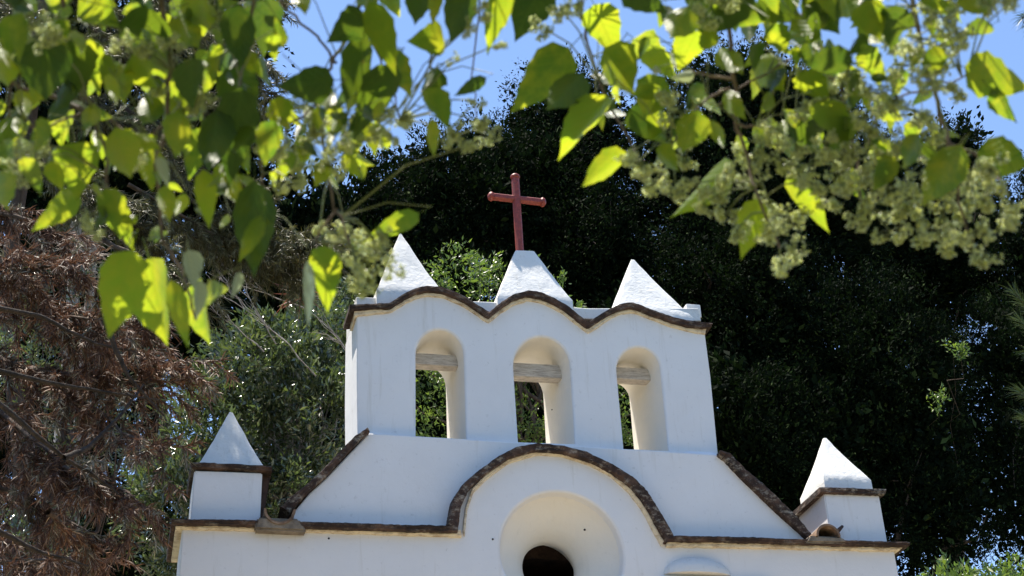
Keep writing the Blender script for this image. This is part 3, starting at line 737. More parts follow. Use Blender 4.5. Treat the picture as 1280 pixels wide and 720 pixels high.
# bare twiggy branch
bt = empty('bare_branch', at(395, 470, 18.8), 'bare silvery twigs forking above the grey-green tree', 'branch')
paths = []
def twigs(a, b, r, depth):
    pts = wander(a, b, 6, .035, -.03); paths.append((pts, [r*(1-.13*j) for j in range(7)]))
    if depth:
        for _ in range(4):
            s = pts[rnd.randint(1, 5)]; d = (b-a); L = d.length*rnd.uniform(.3, .6)
            e = s+(d.normalized()+Vector((rnd.uniform(-.8, .8), rnd.uniform(-.3, .3), rnd.uniform(-.5, .9)))).normalized()*L
            twigs(s, e, r*.55, depth-1)
for a, b in (((395, 470), (285, 372)), ((345, 430), (300, 352)), ((380, 385), (290, 355)), ((330, 440), (262, 385)), ((460, 470), (395, 395))):
    twigs(at(*a, 18.8), at(*b, 18.6), .012, 2)
tubes('twig', paths, M_barkpale, bt, 4)

# unseen trees added beside and behind the camera to block low sky
Pc = []
for i in range(520):
    a = rnd.uniform(math.radians(150), math.radians(390)); R_ = rnd.uniform(15, 24)
    Pc.append((4+R_*math.cos(a), 4+R_*math.sin(a), rnd.uniform(.5, 13)*rnd.uniform(.6, 1)))
Pc = np.array(Pc); idx = np.repeat(np.arange(len(Pc)), 46)
Pw = Pc[idx]+rng.normal(size=(len(idx), 3))*1.1; Dw = unit(rng.normal(size=Pw.shape)+np.array([0, 0, .3])); Lw = .55*(.6+.8*rng.random(len(idx)))
V, F = leaves_arrays(Pw, Dw, Lw, Lw*.5)
tag(mesh_np('skyblock_trees', V, F, [M_dark]), 'unseen belt of trees added to block low sky', kind='stuff')

# ------------------------------------------------------------------ conifers at left
def conifer(name, label, base, axes, mat, shoots_n, ndens, nlen, bark, twl=.35, droop=.35, spread=.9, wid=.005, r0_=.03, cat='tree', trunk=None, spreadxy=.5, kmul=1.0, mat2=None):
    t = empty(name, base, label, cat)
    P = []; sh = []
    if trunk: P.append((wander(trunk[0], trunk[1], 8, .02), [trunk[2]*(1-.08*j) for j in range(9)]))
    for a, b, k in axes:
        k = int(k*kmul)
        pts = wander(a, b, 8, .02, .02); P.append((pts, [r0_*(1-.09*j) for j in range(9)]))
        d0 = (Vector(b)-Vector(a)).normalized()
        for i in range(k):
            q = rnd.uniform(0.3, 7.99); s = pts[int(q)].lerp(pts[int(q)+1], q-int(q))
            d = (d0*.7+Vector((rnd.uniform(-1, 1)*spreadxy, rnd.uniform(-1, 1)*spreadxy, rnd.uniform(-.9, .35)))).normalized()
            L = twl*rnd.uniform(.5, 1.3); e = s+d*L; p = wander(s, e, 4, .05, -.05); P.append((p, [.006, .005, .004, .003, .002]))
            sh.append((p, ndens, nlen, spread, droop*.4))
            for _ in range(2):
                s2 = p[rnd.randint(1, 3)]; e2 = s2+(d+Vector((rnd.uniform(-1, 1), rnd.uniform(-1, 1), rnd.uniform(-1, .3)))*.8).normalized()*L*.55
                p2 = wander(s2, e2, 3, .06, -.05); P.append((p2, [.004, .003, .003, .002])); sh.append((p2, ndens, nlen, spread, droop*.4))
    V, F = tube_arrays(P, 5); o = mesh_np('branch', V, F, [bark], t, smooth=True)
    if mat2:
        cut_ = int(len(sh)*.86); rnd.shuffle(sh); needles('needles', sh[cut_:], mat2, t, wid=wid); sh = sh[:cut_]
    needles('needles', sh, mat, t, wid=wid)
    return t
A = lambda px, py, Y: at(px, py, Y)
# russet conifer: long limbs slanting down to the right
ax = []
for a, b, k in (((-60, 440), (190, 480), 44), ((-40, 480), (185, 640), 38), ((-60, 560), (130, 680), 28), ((-60, 380), (140, 400), 34), ((-40, 300), (120, 420), 34),
                ((-50, 640), (110, 740), 26), ((60, 640), (120, 690), 14), ((-60, 340), (90, 330), 26), ((60, 400), (230, 460), 34), ((40, 460), (200, 560), 30),
                ((-40, 240), (90, 300), 26), ((20, 560), (120, 600), 24), ((-60, 690), (60, 700), 26), ((100, 410), (215, 390), 20)):
    ax.append((A(*a, rnd.uniform(12.5, 14.5)), A(*b, rnd.uniform(12, 14)), k))
pt = A(-150, 500, 13.5)
conifer('russet_conifer', 'conifer with drooping dry russet needles and dark slanting limbs at the left edge', (pt.x, pt.y, 0), ax, M_brownneedle, 0, 150, .11, M_bark, twl=.42, trunk=(Vector((pt.x, pt.y, 0)), Vector((pt.x+.2, pt.y, 13)), .2), wid=.0085, kmul=1.12, mat2=M_greyneedle)
# olive conifer, upper left
rc_ = [o for o in COL.objects if o.name == 'russet_conifer'][0]; pp = []
for q in ([(-40, 455), (60, 478), (130, 490), (200, 500)], [(-30, 480), (30, 530), (80, 572), (140, 610), (180, 655)], [(-20, 655), (50, 690), (110, 708)], [(-30, 380), (50, 395), (120, 430), (170, 440)], [(80, 572), (110, 560), (150, 520), (180, 480)], [(130, 400), (160, 470), (205, 520)]):
    P_ = [at(x, y, 11.7+i*.12) for i, (x, y) in enumerate(q)]; o_ = []
    for a, b in zip(P_, P_[1:]): o_ += wander(a, b, 4, .02)[:-1]
    o_.append(P_[-1]); pp.append((o_, [.026*(1-.8*i/len(o_)) for i in range(len(o_))]))
tubes('limb', pp, M_barkdark, rc_, 7)
ax = []
for a, b, k in (((120, -60), (330, 80), 36), ((100, 20), (300, 150), 36), ((150, 130), (330, 260), 34), ((160, 230), (350, 330), 36), ((200, 290), (400, 300), 30), ((130, 300), (250, 360), 26),
                ((60, -40), (200, 40), 28), ((0, 60), (150, 160), 32), ((0, 160), (140, 260), 30), ((240, 250), (380, 340), 26), ((-20, 0), (100, 60), 24), ((20, 200), (200, 300), 30), ((240, -40), (350, 10), 22),
                ((280, 100), (345, 118), 7), ((60, 80), (240, 210), 32)):
    ax.append((A(*a, rnd.uniform(15, 17)), A(*b, rnd.uniform(14.5, 16.5)), k))
pt = A(80, 400, 16.5)
conifer('olive_conifer', 'tall conifer with olive brown needle tufts behind the upper left leaves', (pt.x, pt.y, 0), ax, M_oliveneedle, 0, 150, .10, M_bark, twl=.5, trunk=(Vector((pt.x, pt.y, 0)), A(70, -150, 16.5), .16), wid=.008, kmul=1.7)
oc_ = [o for o in COL.objects if o.name == 'olive_conifer'][0]
src = at(286, 560, YN+.3); Cb = [(tuple(src+SUN*(8.6/SUN.z)), (.85, .7, .5)), (tuple(src+SUN*(8.6/SUN.z)+Vector((-1.6, 0, .1))), (.9, .7, .5)), (tuple(src+SUN*(8.6/SUN.z)+Vector((-3.2, 0, .1))), (.9, .7, .5))]
crown('shade_foliage', Cb, 170, 60, .3, .15, M_oliveneedle, oc_, aspect=.2, shell=.3)  # unseen clump added on the sun ray to shade the left pinnacle
tubes('shade_limb', [(wander(Vector((oc_.location.x+.1, oc_.location.y, Cb[0][0][2]-1.2)), Vector(Cb[0][0]), 8, .02), [.07, .065, .06, .055, .05, .04, .03, .02, .012])], M_bark, oc_, 6)  # added limb carrying the shading clump
# pale trunks
pt = A(100, 470, 17.5)
bt2 = empty('bare_tree', (pt.x, pt.y, 0), 'pale grey trunks with bare wiry twigs behind the russet needles', 'tree')
tubes('trunk', [(wander((pt.x, pt.y, 0), A(95, 280, 17.5), 8, .006), .07)], M_barkpale, bt2, 8)
pt2 = A(125, 470, 17.7); tubes('trunk', [(wander((pt2.x, pt2.y, 0), A(118, 300, 17.7), 8, .006), .05)], M_barkpale, bt2, 8)
paths = []
for i in range(46):
    s = A(rnd.choice((96, 121)), rnd.uniform(285, 380), 17.5); e = s+Vector((rnd.uniform(-.9, .9), rnd.uniform(-.6, .2), rnd.uniform(-.1, .5)))
    p = wander(s, e, 6, .08); paths.append((p, [.011*(1-.12*j) for j in range(7)]))
    e2 = p[3]+Vector((rnd.uniform(-.4, .4), rnd.uniform(-.3, .2), rnd.uniform(-.2, .3))); paths.append((wander(p[3], e2, 4, .1), [.006, .005, .004, .003, .002]))
tubes('twig', paths, M_barkpale, bt2, 4)
# rusty bromeliad-like tuft in the fork
br = empty('spiky_plant', A(375, 365, 18), 'rusty spiky tuft of leaves perched among the left branches', 'plant')
n = 70; base = np.array(tuple(A(375, 365, 18))); D = unit(rng.normal(size=(n, 3))+np.array([0, -.2, .7])); L = .42*(.6+.6*rng.random(n))
V, F = leaves_arrays(np.repeat(base[None], n, 0)+rng.normal(size=(n, 3))*.03, D, L, np.full(n, .035)); mesh_np('spiky_leaf', V, F, [M_redspike], br)['kind'] = 'stuff'
# pine at right edge
def pine_tuft_tree(name, label, base, tips, Y):
    t = empty(name, base, label, 'branch'); P = []; sh = []
    for (a, b) in tips:
        A0, B0 = at(*a, Y), at(*b, Y-.2); pts = wander(A0, B0, 5, .03); P.append((pts, [.014, .012, .01, .008, .006, .005]))
        sh.append((pts[2:], 420, .20, .55, .0))
    tubes('branch', P, M_bark, t, 6); needles('needles', sh, M_greenneedle, t, wid=.005)
pine_tuft_tree('pine_branch', 'long green pine needles poking in at the right edge', at(1330, 420, 13.5), [((1340, 430), (1268, 365)), ((1340, 480), (1275, 400)), ((1350, 520), (1275, 490)), ((1350, 560), (1280, 520)), ((1350, 470), (1290, 440))], 13.5)
pine_tuft_tree('pine_branch', 'dark pine needles against the sky in the upper right corner', at(1340, -30, 11), [((1350, -20), (1278, 22)), ((1350, 10), (1290, 30))], 11)
tree('leafy_bush', 'bright green leafy bush tips at the bottom right corner', 'bush', gr_(1220, 760, 18),
     [blob(1190, 728, 18, 26, 18), blob(1250, 730, 18, 28, 18), blob(1220, 750, 18, 50, 22)], 70, 34, .16, .10, M_bright, M_bark, .05, ktop=.9, nl=16, aspect=.36)
tree('young_tree', 'sunlit green spray glowing among the dark crowns at right', 'tree', gr_(1200, 740, 27.5),
     [blob(1198, 436, 24, 8, 16), blob(1172, 500, 24.2, 8, 14)], 12, 26, .16, .085, M_bright, M_bark, .04, ktop=.0, nl=3)

# ------------------------------------------------------------------ flowering sprays hanging close to the camera
def leaf_mesh(name, mat, tip=1.6, fold=.28, curl=-.22, ser=.03, twist=.15):
    n = 10; V = []; F = []; UV = []
    for i in range(n+1):
        v = i/n; w = (math.sin(math.pi*min(1, v**.64))**.95)*.5 if 0 < v < 1 else 0.0
        w *= (1-.25*v); 
        if v > .8: w *= (1-(v-.8)/.2*.45)
        w *= 1+ser*(2.2 if i % 2 else -1.2)
        z0 = curl*(v-.3)**2; tw = twist*v
        for u in (-1, -.5, 0, .5, 1):
            x = u*w; z = z0+fold*abs(x)+(.03*math.sin(v*17+u*3)*abs(u)); 
            V.append((x*math.cos(tw), v, z+x*math.sin(tw))); UV.append((.5+x, v))
    for i in range(n):
        for k in range(4): a = i*5+k; F.append((a, a+1, a+6, a+5))
    # petiole
    m = len(V)
    for y, zz in ((-.22, .05), (0, 0)):
        for q in range(3):
            a = 2*math.pi*q/3; V.append((.013*math.cos(a), y, zz+.013*math.sin(a))); UV.append((.5, 0))
    for q in range(3): F.append((m+q, m+(q+1) % 3, m+3+(q+1) % 3, m+3+q))
    me = bpy.data.meshes.new(name); me.from_pydata(V, [], F); uvl = me.uv_layers.new(name='UVMap')
    for l in me.loops: uvl.data[l.index].uv = UV[l.vertex_index]
    me.polygons.foreach_set('use_smooth', [True]*len(me.polygons)); me.materials.append(mat); return me
LM = [leaf_mesh('leaf_a', M_leaf), leaf_mesh('leaf_b', M_leaf, fold=.4, curl=-.4, twist=-.3), leaf_mesh('leaf_c', M_leaf, fold=.15, curl=.15, twist=.4, ser=.05), leaf_mesh('leaf_d', M_leaf, fold=.5, curl=-.1), leaf_mesh('leaf_e', M_leafshade), leaf_mesh('leaf_f', M_leafshade, fold=.35, curl=-.35, twist=-.2)]
LP = leaf_mesh('leaf_pale', M_leafpale, fold=.8, curl=-.5)
def cluster_mesh(name, nb, seed):
    r = random.Random(seed); tp = []; V = []; F = []; fm = []
    ico = bmesh.new(); bmesh.ops.create_icosphere(ico, subdivisions=1, radius=1); ico.verts.ensure_lookup_table()
    iv = [v.co.copy() for v in ico.verts]; iff = [[v.index for v in f.verts] for f in ico.faces]; ico.free()
    buds = []
    for i in range(9):
        a = r.uniform(0, 6.28); d = Vector((math.cos(a)*.75, math.sin(a)*.75, r.uniform(-1.0, .1))).normalized(); L = r.uniform(.35, .8)
        s = Vector((0, 0, -.1*i/3)); e = s+d*L; tp.append(([s, s.lerp(e, .5)+Vector((0, 0, .05)), e], [.035, .026, .018]))
        for j in range(nb//9):
            b = Vector((r.gauss(0, 1), r.gauss(0, 1), r.gauss(-.2, 1))).normalized()*r.uniform(.12, .30)
            tp.append(([e-d*.08, e+b], [.011, .008])); buds.append((e+b, b.normalized()))
    tv, tf = tube_arrays(tp, 3); V = [tuple(v) for v in tv]; F = [tuple(f) for f in tf]; fm = [0]*len(F)
    for p, d in buds:
        n0 = len(V); q = d.to_track_quat('Z', 'Y'); s = r.uniform(.040, .080)
        for v in iv: V.append(tuple(p+q @ Vector((v.x*s*.8, v.y*s*.8, v.z*s*1.35))))
        for f in iff: F.append(tuple(n0+k for k in f)); fm.append(1)
        if r.random() < .75:                      # open floret: five thin petals round the bud
            for k in range(5):
                a = 2*math.pi*k/5+r.random(); ln = r.uniform(.09, .14); n1 = len(V)
                u = Vector((math.cos(a), math.sin(a), r.uniform(.0, .7))).normalized(); w = Vector((-math.sin(a), math.cos(a), 0))*ln*.32
                for c_ in (Vector((0, 0, 0)), u*ln*.6+w, u*ln, u*ln*.6-w): V.append(tuple(p+q @ c_))
                F.append((n1, n1+1, n1+2, n1+3)); fm.append(1)
    me = bpy.data.meshes.new(name); me.from_pydata(V, [], F); me.materials.append(M_petiole); me.materials.append(M_bud)
    me.polygons.foreach_set('material_index', fm); me.polygons.foreach_set('use_smooth', [True]*len(F)); return me
CM = [cluster_mesh('bud_cluster_%s' % c, n, i) for i, (c, n) in enumerate(zip('abcd', (126, 108, 144, 117)))]

SHADED = {(462, 22), (458, 44), (494, 80), (588, -22), (525, -22), (418, 100), (680, -22), (148, 30), (240, 72), (282, 86), (298, 6), (302, 108), (318, 226), (52, 48), (88, 50), (272, 138), (1120, 6),
        (1066, 78), (905, -30), (608, 97), (780, -25), (796, 126), (728, 92), (550, 86), (328, -6), (196, 120), (948, -6), (1008, -12), (1000, 150)}  # leaf bases whose shade is painted by the darker leaf copy
class Bough:
    def __init__(s, base, label):
        s.e = empty('flowering_branch', base, label, 'branch', 'flowering branches hanging in the foreground'); s.paths = []; s.stalks = []; s.nodes = []; s.nl = 0
    def limb(s, pxs, r0, r1, jit=.004):
        """pxs: (px,py,distance)"""
        pts = [atd(*p) for p in pxs]; out = []
        for a, b in zip(pts, pts[1:]):
            for i in range(4):
                out.append(a.lerp(b, i/4)+Vector((rnd.uniform(-1, 1), rnd.uniform(-1, 1), rnd.uniform(-1, 1)))*jit)
        out.append(pts[-1]); n = len(out)
        s.paths.append((out, [(r0+(r1-r0)*i/(n-1)) for i in range(n)])); s.nodes += out
    def join(s, p, r=.0009):
        q = min(s.nodes, key=lambda k: (k-p).length)
        if (q-p).length > .012:
            mid = q.lerp(p, .5)+Vector((0, 0, .12*(q-p).length)); s.stalks.append(([q, mid, p], [r*1.5, r*1.2, r]))
    def leaf(s, bx, by, tx, ty, w, d, dd=0.0, tilt=None, pale=False, var=None):
        B = atd(bx, by, d); T = atd(tx, ty, d+dd); ax = T-B; L = ax.length
        if tilt is None: tilt = rnd.uniform(-.7, .7)
        y = ax.normalized(); view = (B-CAM).normalized()
        x = y.cross(view).normalized(); x = (Matrix.Rotation(tilt, 3, y) @ x); z = x.cross(y)
        W_ = w/FPX*d/max(.45, math.cos(tilt))*1.12
        if var is None: var = rnd.choice((4, 5)) if (bx, by) in SHADED else rnd.randrange(4)
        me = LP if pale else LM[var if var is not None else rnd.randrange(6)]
        o = bpy.data.objects.new('leaf', me); COL.objects.link(o); o.parent = s.e
        R = Matrix((x*W_, y*L, z*W_*.9)).transposed().to_4x4(); R.translation = B
        o.matrix_local = Matrix.Translation(-s.e.location) @ R
        if pale: o['label'] = 'pale grey-green curled leaf'
        s.join(B-y*L*.2); s.nl += 1
    def rleaf(s, px, py, d, size=None):
        L = (size or rnd.uniform(28, 60)); a = math.radians(rnd.gauss(95, 38))
        dx, dy = math.cos(a)*L, math.sin(a)*L
        s.leaf(px, py, px+dx, py+dy, L*rnd.uniform(.34, .54), d, rnd.uniform(-.09, .09), rnd.uniform(-1.2, 1.2), var=rnd.randrange(6))
    def cluster(s, px, py, r, d):
        p = atd(px, py-r*.55, d); o = bpy.data.objects.new('flower_cluster', rnd.choice(CM)); COL.objects.link(o); o.parent = s.e
        k = r*1.06/FPX*d; o.matrix_local = Matrix.Translation(p-s.e.location) @ Matrix.Rotation(rnd.uniform(0, 6.28), 4, 'Z') @ Matrix.Rotation(rnd.uniform(-.5, .5), 4, 'X') @ Matrix.Scale(k, 4)
        s.join(p, .0013)
    def canopy(s, x0, x1, n):  # unseen leaves added above the frame to cut sunlight on the sprays
        P = np.array([tuple(atd(rnd.uniform(x0, x1), rnd.uniform(-640, -110)+20*math.sin(i), rnd.uniform(2.3, 3.4))) for i in range(n)])
        D = unit(rng.normal(size=(n, 3))*.6+np.array([0, 0, -.8])); L = .11*(.6+.7*rng.random(n)); V, F = leaves_arrays(P, D, L, L*.6)
        mesh_np('shade_leaves', V, F, [M_leaf], s.e)['kind'] = 'stuff'
    def done(s): tubes('twig', s.paths, M_twig, s.e, 6); tubes('stalk', s.stalks, M_petiole, s.e, 5)['kind'] = 'stuff'

# right-hand spray
B = Bough(atd(1000, -160, 3.0), 'flowering branch with lime leaves and hanging bud clusters in the upper right')
B.limb([(1000, -160, 3.0), (1005, 20, 2.95), (1010, 60, 2.95), (1050, 110, 2.9), (1070, 200, 2.9), (1080, 260, 2.85)], .006, .0025)
B.limb([(900, -150, 2.9), (912, 60, 2.9), (918, 110, 2.9), (922, 160, 2.85), (935, 200, 2.85), (950, 250, 2.8), (975, 310, 2.8)], .0048, .002)
B.limb([(1120, -160, 3.0), (1140, 10, 2.95), (1168, 110, 2.9), (1185, 180, 2.85), (1200, 250, 2.8), (1215, 310, 2.8)], .0055, .002)
B.limb([(730, -150, 3.1), (728, 20, 3.05), (738, 70, 3.05), (750, 100, 3.0), (765, 140, 3.0), (800, 200, 2.95)], .0034, .0018)
B.limb([(912, 100, 2.9), (880, 92, 2.9), (865, 88, 2.9)], .003, .0025); B.limb([(912, 110, 2.9), (885, 125, 2.88), (860, 150, 2.88), (840, 180, 2.85)], .0028, .0015)
B.limb([(918, 155, 2.85), (945, 157, 2.85)], .0028, .002); B.limb([(1010, 60, 2.95), (960, 90, 2.9), (900, 130, 2.9)], .0025, .0015)
B.limb([(1185, 180, 2.85), (1215, 190, 2.85), (1240, 200, 2.85), (1260, 240, 2.8)], .003, .0015)
B.limb([(1168, 110, 2.9), (1140, 115, 2.9), (1100, 130, 2.9), (1085, 190, 2.85)], .0025, .0015); B.limb([(1140, 10, 2.95), (1180, 0, 2.95), (1260, -10, 2.95)], .003, .002)
B.limb([(1168, 110, 2.9), (1210, 92, 2.9)], .0025, .0015)
RL = [(680, -22, 643, 50, 54), (712, 60, 638, 142, 56), (728, 92, 682, 142, 40), (742, 5, 772, 72, 46), (792, 48, 830, 76, 40), (756, 60, 796, 118, 48), (780, -25, 832, 18, 40),
      (872, 38, 846, 88, 40), (886, 62, 884, 22, 26), (905, -30, 880, 52, 84), (758, 118, 697, 200, 40), (796, 126, 832, 184, 46), (782, 190, 722, 234, 28), (872, 138, 852, 192, 40),
      (905, 116, 932, 150, 22), (946, 70, 982, 116, 36), (966, 118, 950, 142, 16), (917, 202, 843, 274, 36), (948, 248, 926, 324, 36), (984, 222, 1038, 290, 26), (1202, 182, 1150, 264, 46),
      (1206, 84, 1292, 112, 52), (1238, 112, 1270, 154, 24), (1222, 190, 1292, 208, 46), (1008, -12, 1052, 44, 46), (1082, 0, 1100, 52, 42), (1120, 6, 1113, 62, 36), (990, 24, 1020, 62, 30),
      (948, -6, 1004, 26, 44), (1066, 78, 998, 76, 32), (1022, 126, 1062, 182, 38), (1064, 146, 1038, 198, 34), (976, 184, 1006, 198, 22), (1092, 126, 1132, 152, 30), (1150, 0, 1198, 16, 26),
      (830, 96, 800, 150, 44), (805, 60, 846, 100, 30), (1030, 60, 1062, 96, 34), (1000, 150, 1030, 196, 32), (860, 8, 838, 50, 40), (1040, -20, 1076, 22, 44), (1100, 176, 1118, 214, 26),
      (1150, 168, 1128, 212, 26), (1060, 214, 1082, 250, 22), (900, 60, 930, 96, 30), (1120, 196, 1090, 240, 28), (1210, -20, 1236, 24, 36), (830, 140, 812, 176, 30), (1180, 60, 1150, 96, 26),
      (640, -20, 610, 66, 26), (1240, 30, 1200, 44, 22), (1000, 90, 1038, 128, 34), (965, 30, 985, 70, 30), (1075, 60, 1110, 100, 30), (820, 186, 850, 214, 22), (890, 150, 905, 186, 18)]
for q in RL: B.leaf(*q, rnd.uniform(2.7, 3.0), rnd.choice((-1, 1))*rnd.uniform(.0, .12))
for _ in range(80):
    B.rleaf(rnd.uniform(940, 1180), rnd.uniform(-20, 190), rnd.uniform(2.8, 3.2), rnd.uniform(22, 44))
for _ in range(26):
    B.rleaf(rnd.uniform(740, 950), rnd.uniform(-40, 170), rnd.uniform(2.85, 3.2), rnd.uniform(24, 48))
for _ in range(70):                                   # the rest of the spray above the frame, which dapples it with shade
    B.rleaf(rnd.uniform(700, 1330), rnd.uniform(-230, -40), rnd.uniform(2.6, 3.2), rnd.uniform(40, 80))
RC = [(700, 22, 24), (722, 6, 22), (676, 44, 20), (800, 215, 26), (822, 236, 26), (780, 205, 20), (845, 250, 22), (846, 150, 28), (835, 128, 22), (866, 178, 22), (858, 205, 20), (930, 205, 24),
      (905, 228, 26), (898, 250, 24), (940, 228, 26), (960, 262, 28), (985, 285, 28), (962, 300, 26), (990, 325, 26), (975, 340, 20), (925, 296, 24), (910, 275, 22), (1010, 240, 26), (1035, 262, 22),
      (1060, 240, 26), (1082, 262, 24), (1072, 285, 20), (1105, 245, 26), (1118, 272, 26), (1112, 300, 22), (1145, 300, 24), (1140, 270, 26), (1165, 245, 28), (1175, 278, 28), (1205, 268, 30), (1235, 250, 30),
      (1215, 305, 28), (1190, 310, 24), (1228, 325, 24), (1250, 285, 26), (1205, 235, 30), (1240, 222, 28), (1262, 262, 18), (1172, 300, 24), (1150, 60, 32), (1175, 85, 30), (1130, 92, 28), (1160, 110, 26),
      (1195, 50, 30), (1175, 30, 28), (1215, 12, 26), (1245, 12, 24), (1272, 6, 22), (1190, 120, 22), (1015, 105, 26), (1040, 130, 26), (1052, 155, 26), (1080, 150, 24), (1098, 165, 24), (1005, 150, 26),
      (1120, 130, 26), (1142, 150, 26), (1162, 170, 24), (1132, 185, 26), (1102, 205, 26), (1062, 205, 26), (1030, 190, 24), (1085, 225, 26), (1165, 205, 26), (985, 215, 26), (968, 175, 24), (1140, 228, 26),
      (950, 190, 22), (880, 30, 22), (905, 10, 22), (1068, 105, 24), (1088, 118, 22), (1012, 215, 24), (1045, 228, 22), (870, 240, 20), (882, 262, 18), (1110, 60, 22), (995, 190, 22), (1180, 225, 24)]
for q in RC: B.cluster(*q, rnd.uniform(2.7, 2.95))
for q in ((868, 92, 838, 98, 14), (1030, 72, 1052, 76, 10), (815, 88, 828, 90, 10), (830, 190, 820, 206, 12)): B.leaf(*q, 2.8, 0, .3, True)
B.done()

# left-hand spray
B = Bough(atd(200, -160, 2.8), 'flowering branch with dense dappled leaves filling the upper left corner')
B.limb([(200, -160, 2.8), (205, 0, 2.8), (212, 90, 2.75), (210, 150, 2.75), (195, 200, 2.7), (205, 300, 2.7), (232, 345, 2.65), (245, 400, 2.6)], .0055, .002)
B.limb([(60, -150, 2.9), (85, 40, 2.85), (100, 90, 2.85), (108, 125, 2.8), (140, 150, 2.8), (190, 190, 2.75)], .0045, .002)
B.limb([(-60, 60, 2.9), (30, 110, 2.85), (75, 125, 2.85), (110, 140, 2.8), (130, 180, 2.75), (140, 260, 2.7), (160, 310, 2.65)], .005, .002)
B.limb([(300, -160, 2.8), (318, 0, 2.8), (300, 100, 2.75), (290, 180, 2.7), (270, 240, 2.7)], .0042, .002); B.limb([(210, 150, 2.75), (170, 190, 2.75), (130, 180, 2.75)], .003, .002)
B.limb([(-60, 180, 2.8), (20, 150, 2.8), (60, 160, 2.8), (110, 140, 2.8)], .003, .002); B.limb([(40, -120, 2.9), (20, 40, 2.9), (10, 140, 2.85), (15, 200, 2.8)], .003, .0015)
B.limb([(300, 100, 2.75), (325, 200, 2.7), (330, 260, 2.7)], .003, .0016)
LL = [(15, 18, 12, 72, 26), (27, 16, 22, 80, 22), (52, 48, 58, 128, 66), (88, 50, 96, 122, 52), (68, 26, 86, 50, 18), (95, 38, 103, 66, 18), (113, 48, 124, 120, 24), (131, 66, 139, 128, 18), (150, 80, 156, 132, 22),
      (137, 92, 146, 132, 16), (108, 4, 148, 32, 40), (148, 30, 228, 48, 46), (240, 72, 238, 138, 38), (165, 68, 196, 112, 34), (200, 60, 218, 96, 28), (282, 86, 322, 140, 50), (298, 6, 300, 90, 42),
      (328, -6, 330, 68, 46), (342, 44, 344, 78, 18), (270, 62, 264, 108, 14), (304, 66, 326, 94, 20), (104, 176, 92, 248, 50), (100, 238, 40, 290, 30), (145, 160, 166, 228, 42), (184, 182, 190, 238, 34),
      (130, 236, 168, 314, 34), (165, 312, 136, 424, 60), (186, 322, 208, 432, 60), (214, 350, 236, 438, 24), (243, 352, 262, 432, 34), (258, 372, 286, 360, 26), (254, 212, 262, 288, 26), (272, 138, 262, 222, 44),
      (302, 108, 286, 236, 52), (318, 226, 318, 352, 50), (326, 270, 298, 332, 22), (18, 146, 8, 204, 30), (4, 176, 18, 228, 26), (60, 150, 44, 190, 22), (215, 20, 250, 62, 40), (170, -10, 190, 30, 36), (240, -10, 262, 40, 40),
      (60, -20, 72, 24, 36), (0, 60, 10, 110, 36), (225, 140, 218, 200, 34), (250, 160, 236, 226, 34), (196, 120, 176, 160, 30), (118, 130, 108, 166, 22), (340, 150, 330, 210, 32), (280, 200, 300, 262, 30), (206, 232, 212, 280, 22),
      (30, 196, 52, 244, 22), (222, 96, 206, 138, 26), (0, 214, 8, 262, 28), (60, 90, 40, 130, 30)]
for q in LL: B.leaf(*q, rnd.uniform(2.45, 2.9), rnd.choice((-1, 1))*rnd.uniform(.0, .12))
for _ in range(120): B.rleaf(rnd.uniform(-20, 345), rnd.uniform(-30, 205), rnd.uniform(2.6, 3.1), rnd.uniform(18, 46))
for _ in range(16): B.rleaf(rnd.uniform(120, 330), rnd.uniform(200, 300), rnd.uniform(2.6, 2.9), rnd.uniform(18, 36))
for _ in range(80): B.rleaf(rnd.uniform(-60, 480), rnd.uniform(-260, -40), rnd.uniform(2.4, 3.1), rnd.uniform(44, 84))
for q in ((236, 312, 244, 362, 24), (196, 196, 212, 236, 14), (384, 326, 386, 412, 14), (250, 350, 246, 402, 16), (300, 340, 290, 374, 12)): B.leaf(*q, 2.6, 0, .3, True)
for q in ((55, 32, 26), (62, 58, 26), (48, 48, 20), (30, 210, 28), (18, 230, 24), (40, 190, 22), (245, 118, 24), (200, 118, 18), (175, 70, 20), (230, 150, 26), (250, 135, 22), (360, 235, 22), (290, 170, 22), (345, 200, 26),
          (110, 280, 18), (118, 295, 16), (150, 58, 18), (10, 90, 20), (272, 28, 22), (175, 205, 18), (212, 60, 20)): B.cluster(*q, rnd.uniform(2.5, 2.8))
B.canopy(-200, 650, 520); B.done()

# middle spray
B = Bough(atd(455, -160, 2.9), 'flowering branch hanging in the upper middle, its lowest leaves over the left pyramid')
B.limb([(455, -160, 2.9), (450, 0, 2.9), (446, 20, 2.9), (425, 60, 2.85), (408, 90, 2.85), (395, 130, 2.8), (405, 190, 2.75), (420, 260, 2.7), (440, 310, 2.65)], .004, .0018)
B.limb([(330, -20, 3.0), (358, 12, 3.0), (395, 45, 2.95), (415, 70, 2.9), (420, 78, 2.85)], .0026, .0028)
B.limb([(560, -150, 3.0), (545, 20, 3.0), (538, 80, 2.95), (540, 130, 2.95), (570, 170, 2.95)], .003, .0014)
B.limb([(446, 20, 2.9), (470, 60, 2.9), (490, 110, 2.9), (500, 150, 2.85)], .0026, .0014); B.limb([(395, 130, 2.8), (360, 160, 2.8), (345, 220, 2.75)], .0026, .0014)
B.limb([(420, 260, 2.7), (395, 300, 2.7), (390, 340, 2.65)], .002, .0012); B.limb([(610, -150, 3.0), (600, 20, 3.0), (590, 100, 3.0), (600, 160, 3.0)], .0022, .0012)
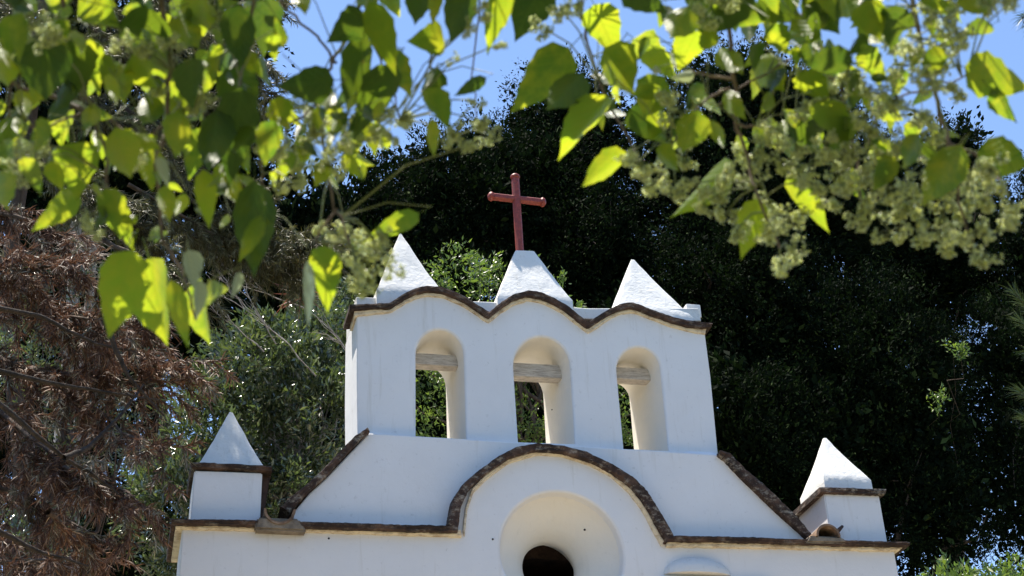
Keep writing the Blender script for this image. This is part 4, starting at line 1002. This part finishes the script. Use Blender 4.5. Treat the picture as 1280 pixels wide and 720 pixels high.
ML = [(462, 22, 410, 50, 44), (458, 44, 430, 146, 36), (494, 80, 440, 172, 42), (462, 2, 496, 96, 36), (488, 62, 514, 122, 28), (525, -22, 518, 34, 32), (547, -20, 540, 32, 16), (556, 50, 512, 50, 40), (588, -22, 560, 58, 40),
      (626, -14, 608, 68, 22), (550, 86, 528, 118, 28), (534, 110, 562, 162, 30), (540, 148, 543, 200, 16), (608, 97, 566, 121, 17), (418, 100, 346, 110, 44), (352, 60, 345, 20, 16), (400, 110, 420, 140, 22), (370, -24, 382, 22, 26),
      (420, 130, 412, 176, 24), (460, 150, 470, 196, 24), (446, 160, 440, 200, 22), (404, 306, 410, 390, 38), (524, 266, 452, 304, 26), (384, 170, 372, 214, 24), (350, 120, 344, 166, 28), (432, 190, 450, 226, 18),
      (476, 120, 470, 160, 20), (410, 200, 392, 236, 22), (440, 296, 470, 318, 18), (365, 190, 350, 226, 22), (480, -20, 500, 22, 30)]
for q in ML: B.leaf(*q, rnd.uniform(2.6, 2.95), rnd.choice((-1, 1))*rnd.uniform(.0, .12))
for _ in range(26): B.rleaf(rnd.uniform(340, 480), rnd.uniform(110, 210), rnd.uniform(2.6, 3.0), rnd.uniform(20, 38))
for _ in range(60): B.rleaf(rnd.uniform(430, 760), rnd.uniform(-260, -50), rnd.uniform(2.6, 3.1), rnd.uniform(44, 84))
for q in ((385, 140, 22), (400, 165, 26), (425, 190, 26), (385, 185, 26), (360, 200, 24), (410, 215, 24), (435, 170, 24), (480, 150, 20), (500, 158, 22), (490, 178, 16), (470, 175, 20), (595, 160, 20), (575, 172, 20), (612, 178, 18),
          (590, 188, 14), (560, 180, 14), (588, 40, 16), (625, 62, 14), (604, 20, 18), (430, 325, 22), (455, 335, 26), (476, 325, 22), (445, 355, 22), (470, 355, 22), (490, 345, 16), (440, 300, 22), (465, 305, 20), (420, 300, 18),
          (400, 290, 14), (590, 130, 10), (604, 132, 10), (372, 222, 22), (455, 372, 14), (484, 300, 16), (565, 78, 11)): B.cluster(*q, rnd.uniform(2.6, 2.9))
B.canopy(350, 1000, 200); B.done()
